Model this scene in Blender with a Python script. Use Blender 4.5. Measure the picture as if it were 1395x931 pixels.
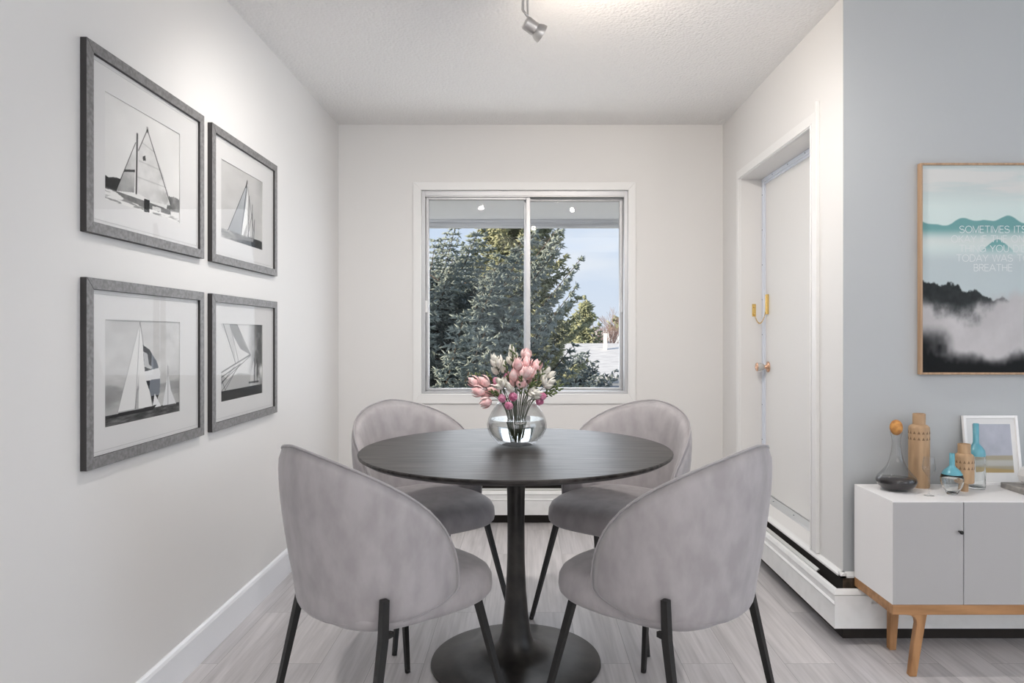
import bpy, math, random
import numpy as np
from mathutils import Vector, Matrix
R = math.radians
PI = math.pi
for o in list(bpy.data.objects): bpy.data.objects.remove(o)
scn = bpy.context.scene
COL = scn.collection
rnd = random.Random(7)

# ------------------------------------------------------------------ camera
cam_d = bpy.data.cameras.new('camera'); cam = bpy.data.objects.new('camera', cam_d); COL.objects.link(cam)
cam.location = (0, 0, 1.151); cam.rotation_euler = (R(90), 0, 0)
cam_d.sensor_width = 36; cam_d.lens = 951/1395*36
cam_d.shift_x = -20.5/1395; cam_d.shift_y = -9.5/1395
cam_d.clip_start = .02; cam_d.clip_end = 500
scn.camera = cam

# ------------------------------------------------------------------ exposure
vs = scn.view_settings
vs.view_transform = 'Standard'; vs.look = 'None'; vs.gamma = 1; vs.use_curve_mapping = False
vs.exposure = -0.07

# ------------------------------------------------------------------ sky
w = bpy.data.worlds.new('sky'); scn.world = w; w.use_nodes = True
nt = w.node_tree; nt.nodes.clear()
out = nt.nodes.new('ShaderNodeOutputWorld'); bg = nt.nodes.new('ShaderNodeBackground')
tc = nt.nodes.new('ShaderNodeTexCoord'); sep = nt.nodes.new('ShaderNodeSeparateXYZ')
nt.links.new(tc.outputs['Generated'], sep.inputs[0])
rmp = nt.nodes.new('ShaderNodeValToRGB')
rmp.color_ramp.elements[0].position = .0; rmp.color_ramp.elements[0].color = (.66, .72, .80, 1)
rmp.color_ramp.elements[1].position = .5; rmp.color_ramp.elements[1].color = (.42, .55, .74, 1)
e = rmp.color_ramp.elements.new(.12); e.color = (.60, .69, .82, 1)
nt.links.new(sep.outputs[2], rmp.inputs[0])
mp = nt.nodes.new('ShaderNodeMapping'); mp.inputs['Scale'].default_value = (2.5, 2.5, 9)
nz = nt.nodes.new('ShaderNodeTexNoise'); nz.inputs['Scale'].default_value = 1.6; nz.inputs['Detail'].default_value = 6
nt.links.new(tc.outputs['Generated'], mp.inputs[0]); nt.links.new(mp.outputs[0], nz.inputs[0])
cr = nt.nodes.new('ShaderNodeValToRGB'); cr.color_ramp.elements[0].position = .42; cr.color_ramp.elements[1].position = .68
nt.links.new(nz.outputs[0], cr.inputs[0])
mx = nt.nodes.new('ShaderNodeMix'); mx.data_type = 'RGBA'
nt.links.new(cr.outputs[0], mx.inputs[0]); nt.links.new(rmp.outputs[0], mx.inputs[6]); mx.inputs[7].default_value = (.78, .81, .85, 1)
nt.links.new(mx.outputs[2], bg.inputs[0]); bg.inputs[1].default_value = 1.19
nt.links.new(bg.outputs[0], out.inputs[0])

def lamp(name, kind, loc, direction, energy, color=(1, 1, 1), **kw):
    d = bpy.data.lights.new(name, kind); d.energy = energy; d.color = color
    for k, v in kw.items(): setattr(d, k, v)
    o = bpy.data.objects.new(name, d); COL.objects.link(o); o.location = loc
    o.rotation_euler = Vector(direction).to_track_quat('-Z', 'Y').to_euler()
    return o
lamp('sun', 'SUN', (0, 0, 20), (.80, .42, -.36), 8.5, (1, .84, .62), angle=R(1.5))
# daylight through the living room windows behind the camera to the right and at the far right
lamp('daylight_rear_window', 'AREA', (3.45, -2.90, 1.45), (-.35, 1, -.02), 33, (.90, .95, 1), shape='RECTANGLE', size=3.0, size_y=1.7)
lamp('rear_fill', 'AREA', (-.10, -2.90, 1.30), (.1, 1, -.08), 17, (.90, .95, 1), shape='RECTANGLE', size=1.6, size_y=2.0)  # no door there: fill light added to brighten from behind the camera
lamp('daylight_side_window', 'AREA', (5.13, .2, 1.45), (-1, 0, 0), 36, (.68, .83, 1), shape='RECTANGLE', size=2.6, size_y=1.6)
# daylight in the opening of the dining window
lamp('daylight_dining_window', 'AREA', (-.02, 4.46, 1.40), (0, -1, -.35), 12, (.93, .96, 1), shape='RECTANGLE', size=1.1, size_y=1.1)
# unseen fill lights added behind the camera: one overhead, two aimed at the ceiling
lamp('overhead_fill', 'AREA', (.9, -1.2, 2.42), (0, 0, -1), 34, (1, .95, .90), shape='RECTANGLE', size=2.6, size_y=1.6)
lamp('ceiling_fill_right', 'SPOT', (1.95, -.35, 1.72), (-.25, .30, 1), 128, (1, .96, .92), spot_size=R(165), spot_blend=1, shadow_soft_size=.05)
lamp('ceiling_fill_left', 'SPOT', (-.85, -1.2, 1.72), (.1, .2, 1), 24, (1, .94, .88), spot_size=R(165), spot_blend=1, shadow_soft_size=.05)

# ------------------------------------------------------------------ material helpers
def mat(name, color, rough=.5, metal=0, noise=None, bump=None, sheen=0, spec=.5, coat=0, emit=None):
    """noise = (scale xyz or float, colour2, lo, hi, detail); bump = (scale, strength, distance)"""
    m = bpy.data.materials.new(name); m.use_nodes = True; t = m.node_tree
    b = t.nodes['Principled BSDF']
    b.inputs['Base Color'].default_value = (*color, 1); b.inputs['Roughness'].default_value = rough
    b.inputs['Metallic'].default_value = metal; b.inputs['Specular IOR Level'].default_value = spec
    if sheen:
        b.inputs['Sheen Weight'].default_value = sheen; b.inputs['Sheen Roughness'].default_value = .4
    if coat: b.inputs['Coat Weight'].default_value = coat; b.inputs['Coat Roughness'].default_value = .1
    if emit: b.inputs['Emission Color'].default_value = (*emit[0], 1); b.inputs['Emission Strength'].default_value = emit[1]
    tcn = t.nodes.new('ShaderNodeTexCoord')
    if noise:
        sc, c2, lo, hi, det = noise
        mpn = t.nodes.new('ShaderNodeMapping')
        mpn.inputs['Scale'].default_value = sc if isinstance(sc, tuple) else (sc, sc, sc)
        n = t.nodes.new('ShaderNodeTexNoise'); n.inputs['Scale'].default_value = 1; n.inputs['Detail'].default_value = det
        r = t.nodes.new('ShaderNodeValToRGB')
        r.color_ramp.elements[0].position = lo; r.color_ramp.elements[0].color = (*color, 1)
        r.color_ramp.elements[1].position = hi; r.color_ramp.elements[1].color = (*c2, 1)
        t.links.new(tcn.outputs['Object'], mpn.inputs[0]); t.links.new(mpn.outputs[0], n.inputs[0])
        t.links.new(n.outputs[0], r.inputs[0]); t.links.new(r.outputs[0], b.inputs['Base Color'])
    if bump:
        sc, st, di = bump
        mpn = t.nodes.new('ShaderNodeMapping')
        mpn.inputs['Scale'].default_value = sc if isinstance(sc, tuple) else (sc, sc, sc)
        n = t.nodes.new('ShaderNodeTexNoise'); n.inputs['Scale'].default_value = 1; n.inputs['Detail'].default_value = 3
        bp = t.nodes.new('ShaderNodeBump'); bp.inputs['Strength'].default_value = st; bp.inputs['Distance'].default_value = di
        t.links.new(tcn.outputs['Object'], mpn.inputs[0]); t.links.new(mpn.outputs[0], n.inputs[0])
        t.links.new(n.outputs[0], bp.inputs['Height']); t.links.new(bp.outputs[0], b.inputs['Normal'])
    return m

def pane_mat(name, tint=(1, 1, 1), ior=1.5, rough=0.0, strength=1.0, edge=None):
    """a thin sheet of glass: see-through with a fresnel reflection"""
    m = bpy.data.materials.new(name); m.use_nodes = True; t = m.node_tree; t.nodes.clear()
    o = t.nodes.new('ShaderNodeOutputMaterial'); a = t.nodes.new('ShaderNodeBsdfTransparent'); g = t.nodes.new('ShaderNodeBsdfGlossy')
    f = t.nodes.new('ShaderNodeFresnel'); x = t.nodes.new('ShaderNodeMixShader')
    a.inputs[0].default_value = (*tint, 1); g.inputs['Roughness'].default_value = rough; g.inputs[0].default_value = (strength,)*3+(1,)
    ge = t.nodes.new('ShaderNodeNewGeometry'); iv = t.nodes.new('ShaderNodeMix'); iv.inputs[2].default_value = ior; iv.inputs[3].default_value = 1/ior
    if edge:      # longer way through the glass where it is seen edge-on
        lw = t.nodes.new('ShaderNodeLayerWeight'); lw.inputs[0].default_value = .35; em = t.nodes.new('ShaderNodeMix'); em.data_type = 'RGBA'
        em.inputs[6].default_value = (*tint, 1); em.inputs[7].default_value = (*edge, 1); t.links.new(lw.outputs['Facing'], em.inputs[0]); t.links.new(em.outputs[2], a.inputs[0])
    t.links.new(ge.outputs['Backfacing'], iv.inputs[0]); t.links.new(iv.outputs[0], f.inputs[0])   # same reflectance entering and leaving the sheet
    t.links.new(f.outputs[0], x.inputs[0]); t.links.new(a.outputs[0], x.inputs[1]); t.links.new(g.outputs[0], x.inputs[2]); t.links.new(x.outputs[0], o.inputs[0])
    return m

def glass_mat(name, color=(1, 1, 1), ior=1.45):
    m = bpy.data.materials.new(name); m.use_nodes = True; t = m.node_tree; t.nodes.clear()
    o = t.nodes.new('ShaderNodeOutputMaterial'); g = t.nodes.new('ShaderNodeBsdfGlass')
    g.inputs['Color'].default_value = (*color, 1); g.inputs['Roughness'].default_value = 0; g.inputs['IOR'].default_value = ior
    t.links.new(g.outputs[0], o.inputs[0]); return m

def vcol_mat(name, rough=.6):
    m = bpy.data.materials.new(name); m.use_nodes = True; t = m.node_tree; b = t.nodes['Principled BSDF']
    a = t.nodes.new('ShaderNodeAttribute'); a.attribute_name = 'ink'
    t.links.new(a.outputs['Color'], b.inputs['Base Color']); b.inputs['Roughness'].default_value = rough; b.inputs['Specular IOR Level'].default_value = .2
    return m

M = {}
M['wall'] = mat('wall_paint_white', (.78, .768, .755), .6, bump=(90, .06, .002))
M['wall_grey'] = mat('wall_paint_grey', (.475, .49, .50), .6, bump=(90, .08, .002))
M['trim'] = mat('trim_paint', (.83, .825, .815), .38)
M['trim_cool'] = mat('baseboard_paint', (.86, .87, .90), .35)
M['door'] = mat('door_paint', (.80, .79, .775), .4, bump=(40, .03, .001))
M['strip'] = mat('weatherstrip_aluminium', (.76, .80, .88), .4)
M['threshold'] = mat('threshold_metal', (.62, .63, .64), .35, .5)
M['screw'] = mat('screw_steel', (.18, .2, .25), .4, .8)
M['alu'] = mat('brushed_aluminium', (.55, .55, .56), .42, .55, bump=((4, 4, 300), .05, .001))
M['white_enamel'] = mat('white_enamel', (.86, .86, .855), .35, noise=(18, (.81, .81, .80), .45, .7, 4))
M['dark_gap'] = mat('gap_shade_black', (.025, .02, .017), .8)  # near-black puts the shade inside and beneath the heater into the colour
M['rusty'] = mat('rusty_steel', (.16, .11, .075), .7, noise=(40, (.07, .05, .035), .4, .6, 4))
M['damper'] = mat('damper_steel', (.62, .62, .60), .3, .7)
M['brass'] = mat('polished_brass', (.80, .56, .20), .22, 1)
M['copper'] = mat('rose_copper', (.80, .50, .34), .25, 1)
M['porcelain'] = mat('satin_grey_knob', (.55, .54, .52), .25, .2)
M['steel'] = mat('satin_nickel', (.62, .60, .58), .28, .95, bump=((200, 4, 4), .03, .001))
M['black'] = mat('black_steel', (.022, .021, .020), .42, .3)
M['velvet'] = mat('grey_velvet', (.345, .322, .330), .82, noise=((22, 22, 12), (.42, .395, .405), .36, .66, 6), bump=(500, .08, .001), sheen=.35)
M['piping'] = mat('grey_velvet_welt', (.36, .34, .35), .8, bump=(400, .08, .001), sheen=.4)
M['tablewood'] = mat('black_stained_ash', (.014, .012, .011), .42, noise=((5, 70, 20), (.060, .053, .050), .42, .62, 6), bump=((6, 110, 20), .45, .0016), spec=.35)
M['tablebase'] = mat('black_cast_iron', (.020, .018, .017), .38, .2, noise=(14, (.040, .036, .032), .4, .65, 5), bump=(30, .12, .002))
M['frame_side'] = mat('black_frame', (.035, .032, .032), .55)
M['frame'] = mat('charcoal_grained_frame', (.15, .145, .145), .5, noise=((20, 90, 90), (.24, .235, .235), .35, .65, 5), bump=(160, .15, .001))
M['matboard'] = mat('white_matboard', (.80, .79, .78), .7)
M['bevel'] = mat('matboard_bevel', (.60, .59, .58), .7)
M['picglass'] = pane_mat('picture_glass', (.98, .98, .98), 1.20, strength=.30)
M['winglass'] = pane_mat('window_glass', (.97, .98, .99), 1.25, strength=.55)
M['oakframe'] = mat('pale_oak', (.47, .31, .19), .5, noise=((70, 70, 4), (.36, .23, .14), .4, .65, 5))
M['ink'] = vcol_mat('printed_paper')
M['lettering'] = mat('white_lettering', (.76, .79, .79), .6)
M['cab_white'] = mat('white_lacquer', (.92, .905, .90), .42)
M['cab_grey'] = mat('cab_door_grey', (.44, .43, .43), .45)  # door fronts a darker grey than the body
M['cab_seam'] = mat('dark_seam', (.10, .10, .10), .6)
M['oak'] = mat('honey_oak', (.46, .24, .105), .5, noise=((5, 40, 40), (.30, .145, .055), .42, .68, 6), bump=((6, 80, 80), .15, .001))
M['oakv'] = mat('honey_oak_leg', (.46, .24, .105), .5, noise=((40, 40, 5), (.30, .145, .055), .42, .68, 6))
M['tanwood'] = mat('tan_carved_wood', (.50, .33, .19), .55, noise=((60, 60, 8), (.40, .255, .145), .4, .65, 5), bump=((90, 90, 8), .2, .001))
M['carve'] = mat('carved_groove', (.22, .135, .075), .7)
M['cork'] = mat('cork', (.62, .30, .08), .7, noise=(60, (.42, .17, .05), .42, .62, 5), bump=(120, .3, .002))
M['clear'] = pane_mat('thin_clear_glass', (.96, .965, .965), 1.5, edge=(.72, .72, .72))
M['thick'] = glass_mat('clear_glass', (.99, 1, 1), 1.45)
M['wine'] = mat('dark_red_wine', (.012, .008, .009), .08, spec=.5)
M['teal'] = mat('teal_painted_glass', (.13, .38, .46), .28, noise=(30, (.10, .32, .40), .4, .7, 3))
M['stone'] = mat('grey_stone', (.40, .38, .36), .7, noise=(30, (.28, .265, .25), .4, .62, 6), bump=(60, .3, .003))
M['ceramic'] = mat('white_matt_ceramic', (.78, .76, .75), .5)
M['water'] = glass_mat('water', (.97, .98, .98), 1.33)
M['pink'] = mat('pale_pink_petal', (.84, .46, .46), .6, noise=(45, (.90, .68, .66), .38, .62, 3), sheen=.2)
M['magenta'] = mat('deep_pink_petal', (.50, .12, .24), .6, noise=(60, (.68, .30, .42), .4, .65, 3), sheen=.2)
M['cream'] = mat('cream_petal', (.80, .77, .70), .65, noise=(50, (.70, .66, .58), .45, .7, 3), sheen=.2)
M['stem'] = mat('dark_green_stem', (.045, .065, .025), .6)
M['bud'] = mat('green_bud', (.07, .105, .035), .55, noise=(80, (.13, .17, .06), .4, .6, 2))
M['soffit'] = mat('soffit_paint', (.86, .86, .87), .6, bump=((2, 60, 2), .1, .002))
M['fascia'] = mat('fascia_boards', (.78, .78, .79), .6, noise=((2, 40, 60), (.60, .60, .61), .4, .65, 4))
M['bark'] = mat('bark', (.11, .08, .06), .9, noise=(20, (.05, .04, .03), .4, .6, 4))
M['needle_blue'] = mat('blue_green_needles', (.15, .19, .185), .7, noise=(1.6, (.30, .35, .33), .36, .66, 4))
M['needle_green'] = mat('olive_green_needles', (.17, .20, .12), .7, noise=(1.8, (.36, .37, .23), .36, .64, 4))
M['needle_dark'] = mat('dark_blue_needles', (.10, .13, .14), .7, noise=(1.4, (.19, .23, .24), .4, .66, 4))
M['twig'] = mat('reddish_twigs', (.28, .20, .19), .8)
M['snow_roof'] = mat('frosted_shingles', (.56, .57, .60), .8, noise=((2, 9, 9), (.42, .43, .47), .4, .65, 5))
M['siding'] = mat('pale_blue_siding', (.50, .56, .66), .6, bump=((.5, .5, 12), .3, .02))
M['houseglass'] = mat('dim_window_glass', (.22, .26, .33), .15)
M['grass'] = mat('frosty_lawn', (.42, .43, .40), .9, noise=(1.2, (.78, .78, .78), .45, .6, 5))
M['room_pane'] = mat('blind_white', (.85, .87, .9), .6)

def grout_floor():
    m = bpy.data.materials.new('pale_grey_vinyl_planks'); m.use_nodes = True; t = m.node_tree; b = t.nodes['Principled BSDF']
    L = t.links.new; N = t.nodes.new
    tcn = N('ShaderNodeTexCoord'); mpn = N('ShaderNodeMapping'); mpn.inputs['Rotation'].default_value = (0, 0, R(90))
    L(tcn.outputs['Object'], mpn.inputs[0])
    br = N('ShaderNodeTexBrick'); br.offset = .37; br.inputs['Scale'].default_value = 1
    br.inputs['Brick Width'].default_value = 1.22; br.inputs['Row Height'].default_value = .18
    br.inputs['Mortar Size'].default_value = .0009; br.inputs['Mortar Smooth'].default_value = .3
    br.inputs['Color1'].default_value = (.0, .0, .0, 1); br.inputs['Color2'].default_value = (1, 1, 1, 1); br.inputs['Mortar'].default_value = (.5, .5, .5, 1)
    L(mpn.outputs[0], br.inputs[0])
    # grain, stretched along the planks and shifted per plank
    add = N('ShaderNodeVectorMath'); add.operation = 'ADD'; L(tcn.outputs['Object'], add.inputs[0])
    sc = N('ShaderNodeVectorMath'); sc.operation = 'SCALE'; sc.inputs[3].default_value = 7; L(br.outputs['Color'], sc.inputs[0]); L(sc.outputs[0], add.inputs[1])
    m2 = N('ShaderNodeMapping'); m2.inputs['Scale'].default_value = (16, 1.3, 1); L(add.outputs[0], m2.inputs[0])
    n1 = N('ShaderNodeTexNoise'); n1.inputs['Scale'].default_value = 1; n1.inputs['Detail'].default_value = 7; n1.inputs['Distortion'].default_value = .9; L(m2.outputs[0], n1.inputs[0])
    r1 = N('ShaderNodeValToRGB'); r1.color_ramp.elements[0].position = .30; r1.color_ramp.elements[0].color = (.48, .46, .465, 1)
    r1.color_ramp.elements[1].position = .62; r1.color_ramp.elements[1].color = (.64, .615, .62, 1); L(n1.outputs[0], r1.inputs[0])
    m3 = N('ShaderNodeMapping'); m3.inputs['Scale'].default_value = (90, 3, 1); L(add.outputs[0], m3.inputs[0])
    n2 = N('ShaderNodeTexNoise'); n2.inputs['Scale'].default_value = 1; n2.inputs['Detail'].default_value = 4; L(m3.outputs[0], n2.inputs[0])
    r2 = N('ShaderNodeValToRGB'); r2.color_ramp.elements[0].position = .3; r2.color_ramp.elements[0].color = (.84, .84, .84, 1); r2.color_ramp.elements[1].position = .6; L(n2.outputs[0], r2.inputs[0])
    mu = N('ShaderNodeMix'); mu.data_type = 'RGBA'; mu.blend_type = 'MULTIPLY'; mu.inputs[0].default_value = 1; L(r1.outputs[0], mu.inputs[6]); L(r2.outputs[0], mu.inputs[7])
    r3 = N('ShaderNodeValToRGB'); r3.color_ramp.elements[0].color = (.91, .91, .92, 1); r3.color_ramp.elements[1].color = (1.05, 1.04, 1.03, 1); L(br.outputs['Color'], r3.inputs[0])
    mv = N('ShaderNodeMix'); mv.data_type = 'RGBA'; mv.blend_type = 'MULTIPLY'; mv.inputs[0].default_value = 1; L(mu.outputs[2], mv.inputs[6]); L(r3.outputs[0], mv.inputs[7])
    mo = N('ShaderNodeMix'); mo.data_type = 'RGBA'; L(br.outputs['Fac'], mo.inputs[0]); L(mv.outputs[2], mo.inputs[6]); mo.inputs[7].default_value = (.26, .25, .25, 1)
    L(mo.outputs[2], b.inputs['Base Color']); b.inputs['Roughness'].default_value = .42; b.inputs['Specular IOR Level'].default_value = .4
    return m
M['floor'] = grout_floor()

def popcorn():
    m = mat('textured_ceiling', (.86, .85, .84), .85)
    t = m.node_tree; L = t.links.new; N = t.nodes.new; b = t.nodes['Principled BSDF']
    tcn = N('ShaderNodeTexCoord'); v = N('ShaderNodeTexVoronoi'); v.inputs['Scale'].default_value = 75; L(tcn.outputs['Object'], v.inputs[0])
    n = N('ShaderNodeTexNoise'); n.inputs['Scale'].default_value = 60; n.inputs['Detail'].default_value = 4; L(tcn.outputs['Object'], n.inputs[0])
    ma = N('ShaderNodeMath'); ma.operation = 'SUBTRACT'; L(n.outputs[0], ma.inputs[0]); L(v.outputs['Distance'], ma.inputs[1])
    bp = N('ShaderNodeBump'); bp.inputs['Strength'].default_value = .55; bp.inputs['Distance'].default_value = .006
    L(ma.outputs[0], bp.inputs['Height']); L(bp.outputs[0], b.inputs['Normal']); return m
M['ceiling'] = popcorn()

# ------------------------------------------------------------------ mesh helpers
class MB:
    def __init__(s): s.v = []; s.f = []; s.m = []
    def add(s, vs_, fs, mi=0, mtx=None):
        b = len(s.v)
        for p in vs_:
            s.v.append(tuple(mtx @ Vector(p)) if mtx is not None else tuple(p))
        for f in fs: s.f.append([b+i for i in f]); s.m.append(mi)
        return s
    def box(s, x0, x1, y0, y1, z0, z1, mi=0, mtx=None):
        v = [(x, y, z) for z in (z0, z1) for y in (y0, y1) for x in (x0, x1)]
        return s.add(v, [(0, 2, 3, 1), (4, 5, 7, 6), (0, 1, 5, 4), (2, 6, 7, 3), (0, 4, 6, 2), (1, 3, 7, 5)], mi, mtx)
    def tube(s, pts, rad, n=10, mi=0, cap=True, mtx=None, square=False):
        pts = [Vector(p) for p in pts]; N = len(pts)
        rad = [rad]*N if not hasattr(rad, '__len__') else rad
        vs_ = []; fs = []; up = None
        for i, p in enumerate(pts):
            t = (pts[min(i+1, N-1)]-pts[max(i-1, 0)]).normalized()
            if up is None:
                up = Vector((0, 0, 1)) if abs(t.z) < .9 else Vector((0, 1, 0))
            a = (up - t*up.dot(t)).normalized(); up = a; b = t.cross(a)
            for k in range(n):
                an = 2*PI*(k+(.5 if square else 0))/n
                vs_.append(p+(a*math.cos(an)+b*math.sin(an))*rad[i]*(1.3 if square else 1))
        for i in range(N-1):
            for k in range(n):
                fs.append((i*n+k, i*n+(k+1) % n, (i+1)*n+(k+1) % n, (i+1)*n+k))
        if cap: fs.append(tuple(range(n))[::-1]); fs.append(tuple((N-1)*n+k for k in range(n)))
        return s.add(vs_, fs, mi, mtx)
    def lathe(s, prof, n=32, mi=0, mtx=None, closed=False):
        """prof = [(r, z)...]; r == 0 ends close into a point"""
        vs_ = []; fs = []; idx = []
        for r, z in prof:
            if r < 1e-6: idx.append([len(vs_)]*n); vs_.append((0, 0, z))
            else:
                idx.append([len(vs_)+k for k in range(n)])
                for k in range(n): a = 2*PI*k/n; vs_.append((r*math.cos(a), r*math.sin(a), z))
        seq = list(zip(idx, idx[1:]+[idx[0]])) if closed else list(zip(idx, idx[1:]))
        for A, B in seq:
            for k in range(n):
                q = [A[k], A[(k+1) % n], B[(k+1) % n], B[k]]
                u = []
                for x in q:
                    if x not in u: u.append(x)
                if len(u) > 2: fs.append(tuple(u))
        return s.add(vs_, fs, mi, mtx)
    def ball(s, c, r, n=10, m=6, mi=0, sc=(1, 1, 1), mtx=None):
        pr = [(math.sin(PI*i/m)*r if 0 < i < m else 0, -math.cos(PI*i/m)*r) for i in range(m+1)]
        T = Matrix.Translation(c) @ Matrix.Diagonal((*sc, 1))
        if mtx is not None: T = mtx @ T
        return s.lathe(pr, n, mi, T)
    def prism(s, poly, a0, a1, axis='y', mi=0, mtx=None):
        """poly = 2D outline extruded between a0 and a1 along axis"""
        def P(u, v, a): return {'y': (u, a, v), 'x': (a, u, v), 'z': (u, v, a)}[axis]
        n = len(poly); v = [P(u, q, a0) for u, q in poly]+[P(u, q, a1) for u, q in poly]
        f = [tuple(range(n))[::-1], tuple(range(n, 2*n))]+[(i, (i+1) % n, n+(i+1) % n, n+i) for i in range(n)]
        return s.add(v, f, mi, mtx)
    def grid(s, fn, nu, nv, mi=0, wrap=False):
        v = [fn(i/nu, j/nv) for j in range(nv+1) for i in range(nu+1)]
        return s.add(v, [(j*(nu+1)+i, j*(nu+1)+i+1, (j+1)*(nu+1)+i+1, (j+1)*(nu+1)+i) for j in range(nv) for i in range(nu)], mi)
    def mesh(s, name, mats, smooth=False):
        me = bpy.data.meshes.new(name); me.from_pydata(s.v, [], s.f); me.update()
        for m in (mats if isinstance(mats, (list, tuple)) else [mats]): me.materials.append(M[m] if isinstance(m, str) else m)
        me.polygons.foreach_set('material_index', s.m)
        me.polygons.foreach_set('use_smooth', [bool(smooth)]*len(s.f))
        import bmesh
        bm = bmesh.new(); bm.from_mesh(me); bmesh.ops.recalc_face_normals(bm, faces=bm.faces); bm.to_mesh(me); bm.free()
        return me
    def build(s, name, mats, parent=None, smooth=False, bevel=0, loc=None, segs=2, label=None, angle=None):
        o = bpy.data.objects.new(name, s.mesh(name, mats, smooth)); COL.objects.link(o)
        if parent: o.parent = parent
        if loc: o.location = loc
        if bevel:
            b = o.modifiers.new('bevel', 'BEVEL'); b.width = bevel; b.segments = segs; b.limit_method = 'ANGLE'; b.angle_limit = R(35)
        if smooth == 'auto':
            try: o.data.set_sharp_from_angle(angle=R(angle or 35))
            except Exception: pass
        if label: o['label'] = label
        return o

def tag(o, label=None, cat=None, group=None, kind=None):
    if label: o['label'] = label
    if cat: o['category'] = cat
    if group: o['group'] = group
    if kind: o['kind'] = kind
    return o
def empty(name, loc=(0, 0, 0), rz=0, label=None, cat=None, group=None, kind=None):
    o = bpy.data.objects.new(name, None); COL.objects.link(o); o.location = loc; o.rotation_euler = (0, 0, rz); o.empty_display_size = .1
    return tag(o, label, cat, group, kind)
def copy_tree(o, parent=None):
    c = o.copy(); COL.objects.link(c)
    if parent: c.parent = parent
    for ch in list(o.children):
        if ch is not c: copy_tree(ch, c)
    return c
def struct(o, label=None): o['kind'] = 'structure'; return tag(o, label)

# ================================================================== ROOM SHELL
XL, XR, YB, YG, H = -1.155, 1.200, 4.276, 2.648, 2.437
XF, YR = 5.2, -3.0        # far right wall and rear wall of the living room
T = .15
struct(MB().box(XL-T, XF+T, YR-T, YB+.25, -.12, 0).build('floor', 'floor'))
struct(MB().box(XL-T, XF+T, YR-T, YB+.25, H, H+.12).build('ceiling', 'ceiling'))
struct(MB().box(XL-T, XL, YR-T, YB+.25, 0, H).build('wall_left', 'wall'))
# back wall round the window opening
WX0, WX1, WZ0, WZ1 = -.6475, .6187, .787, 2.035
b = MB(); YE = YB+.20
b.box(XL, WX0, YB, YE, 0, H); b.box(WX1, XR, YB, YE, 0, H); b.box(WX0, WX1, YB, YE, 0, WZ0); b.box(WX0, WX1, YB, YE, WZ1, H)
struct(b.build('wall_back', 'wall'))
# right wall of the dining nook with the door recess
DY0, DY1, DZ0, DZ1, DXP = 2.926, 3.908, .25, 2.020, 1.325
b = MB(); XO = XR+.26
b.box(XR, XO, YG+.004, DY0, 0, H); b.box(XR, XO, DY1, YB, 0, H); b.box(XR, XO, DY0, DY1, 0, DZ0); b.box(XR, XO, DY0, DY1, DZ1, H)
struct(b.build('wall_right', 'wall'))
struct(MB().box(XR+.0005, XF, YG, YG+.12, 0, H).build('wall_living', 'wall_grey'))
struct(MB().box(XF, XF+T, YR-T, YG+.12, 0, H).build('wall_far', 'wall'))
b = MB()
b.box(XL, XF, YR-T, YR, 0, .55); b.box(XL, XF, YR-T, YR, 2.35, H); b.box(XL, 1.85, YR-T, YR, .55, 2.35); b.box(5.05, XF, YR-T, YR, .55, 2.35)
b.box(1.85, 5.05, YR-T, YR-T+.02, .55, 2.35)
struct(b.build('wall_rear', 'wall'))
# window frame of the rear living room window
wr = struct(empty('window_2', (3.45, YR, .55)))
b = MB()
for x0, x1 in ((-1.6, -1.54), (-.03, .03), (1.54, 1.6)): b.box(x0, x1, -.05, .1, 0, 1.8)
b.box(-1.54, 1.54, -.05, .1, 0, .06); b.box(-1.54, 1.54, -.05, .1, 1.74, 1.8)
b.build('window_frame', 'trim', wr)
# tiny bronze hook left in the ceiling by the corner
hk = empty('ceiling_hook', (1.17, 4.2, H-.0001), 0, 'tiny pale hook screwed in the ceiling at the back right corner', 'hook')
MB().lathe([(0, 0), (.010, 0), (.010, -.004), (0, -.006)], 10).build('hook_plate', 'trim', hk, True)
MB().tube([(0, 0, -.004), (0, 0, -.018), (.005, 0, -.026), (.012, 0, -.024)], .0018, 6).build('hook_wire', 'trim', hk, True)

# left baseboard with a slanted cap
b = MB(); b.prism([(XL, .0), (XL+.014, .0), (XL+.014, .108), (XL+.010, .118), (XL+.004, .124), (XL, .124)], YR, YB-.062, 'y')
struct(b.build('baseboard_left', 'trim_cool'))

# trim ledge over the heater
b = MB()
b.prism([(XR+.004, .233), (XR-.018, .233), (XR-.018, .240), (XR-.006, .252), (XR+.004, .252)], YG-.018, YB, 'y')
b.prism([(YG+.004, .233), (YG-.018, .233), (YG-.018, .240), (YG-.006, .252), (YG+.004, .252)], XR-.018, XF, 'x')
b.prism([(YB+.004, .233), (YB-.018, .233), (YB-.018, .240), (YB-.006, .252), (YB+.004, .252)], XL, XR, 'x')
struct(b.build('trim_1', 'trim'))

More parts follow.
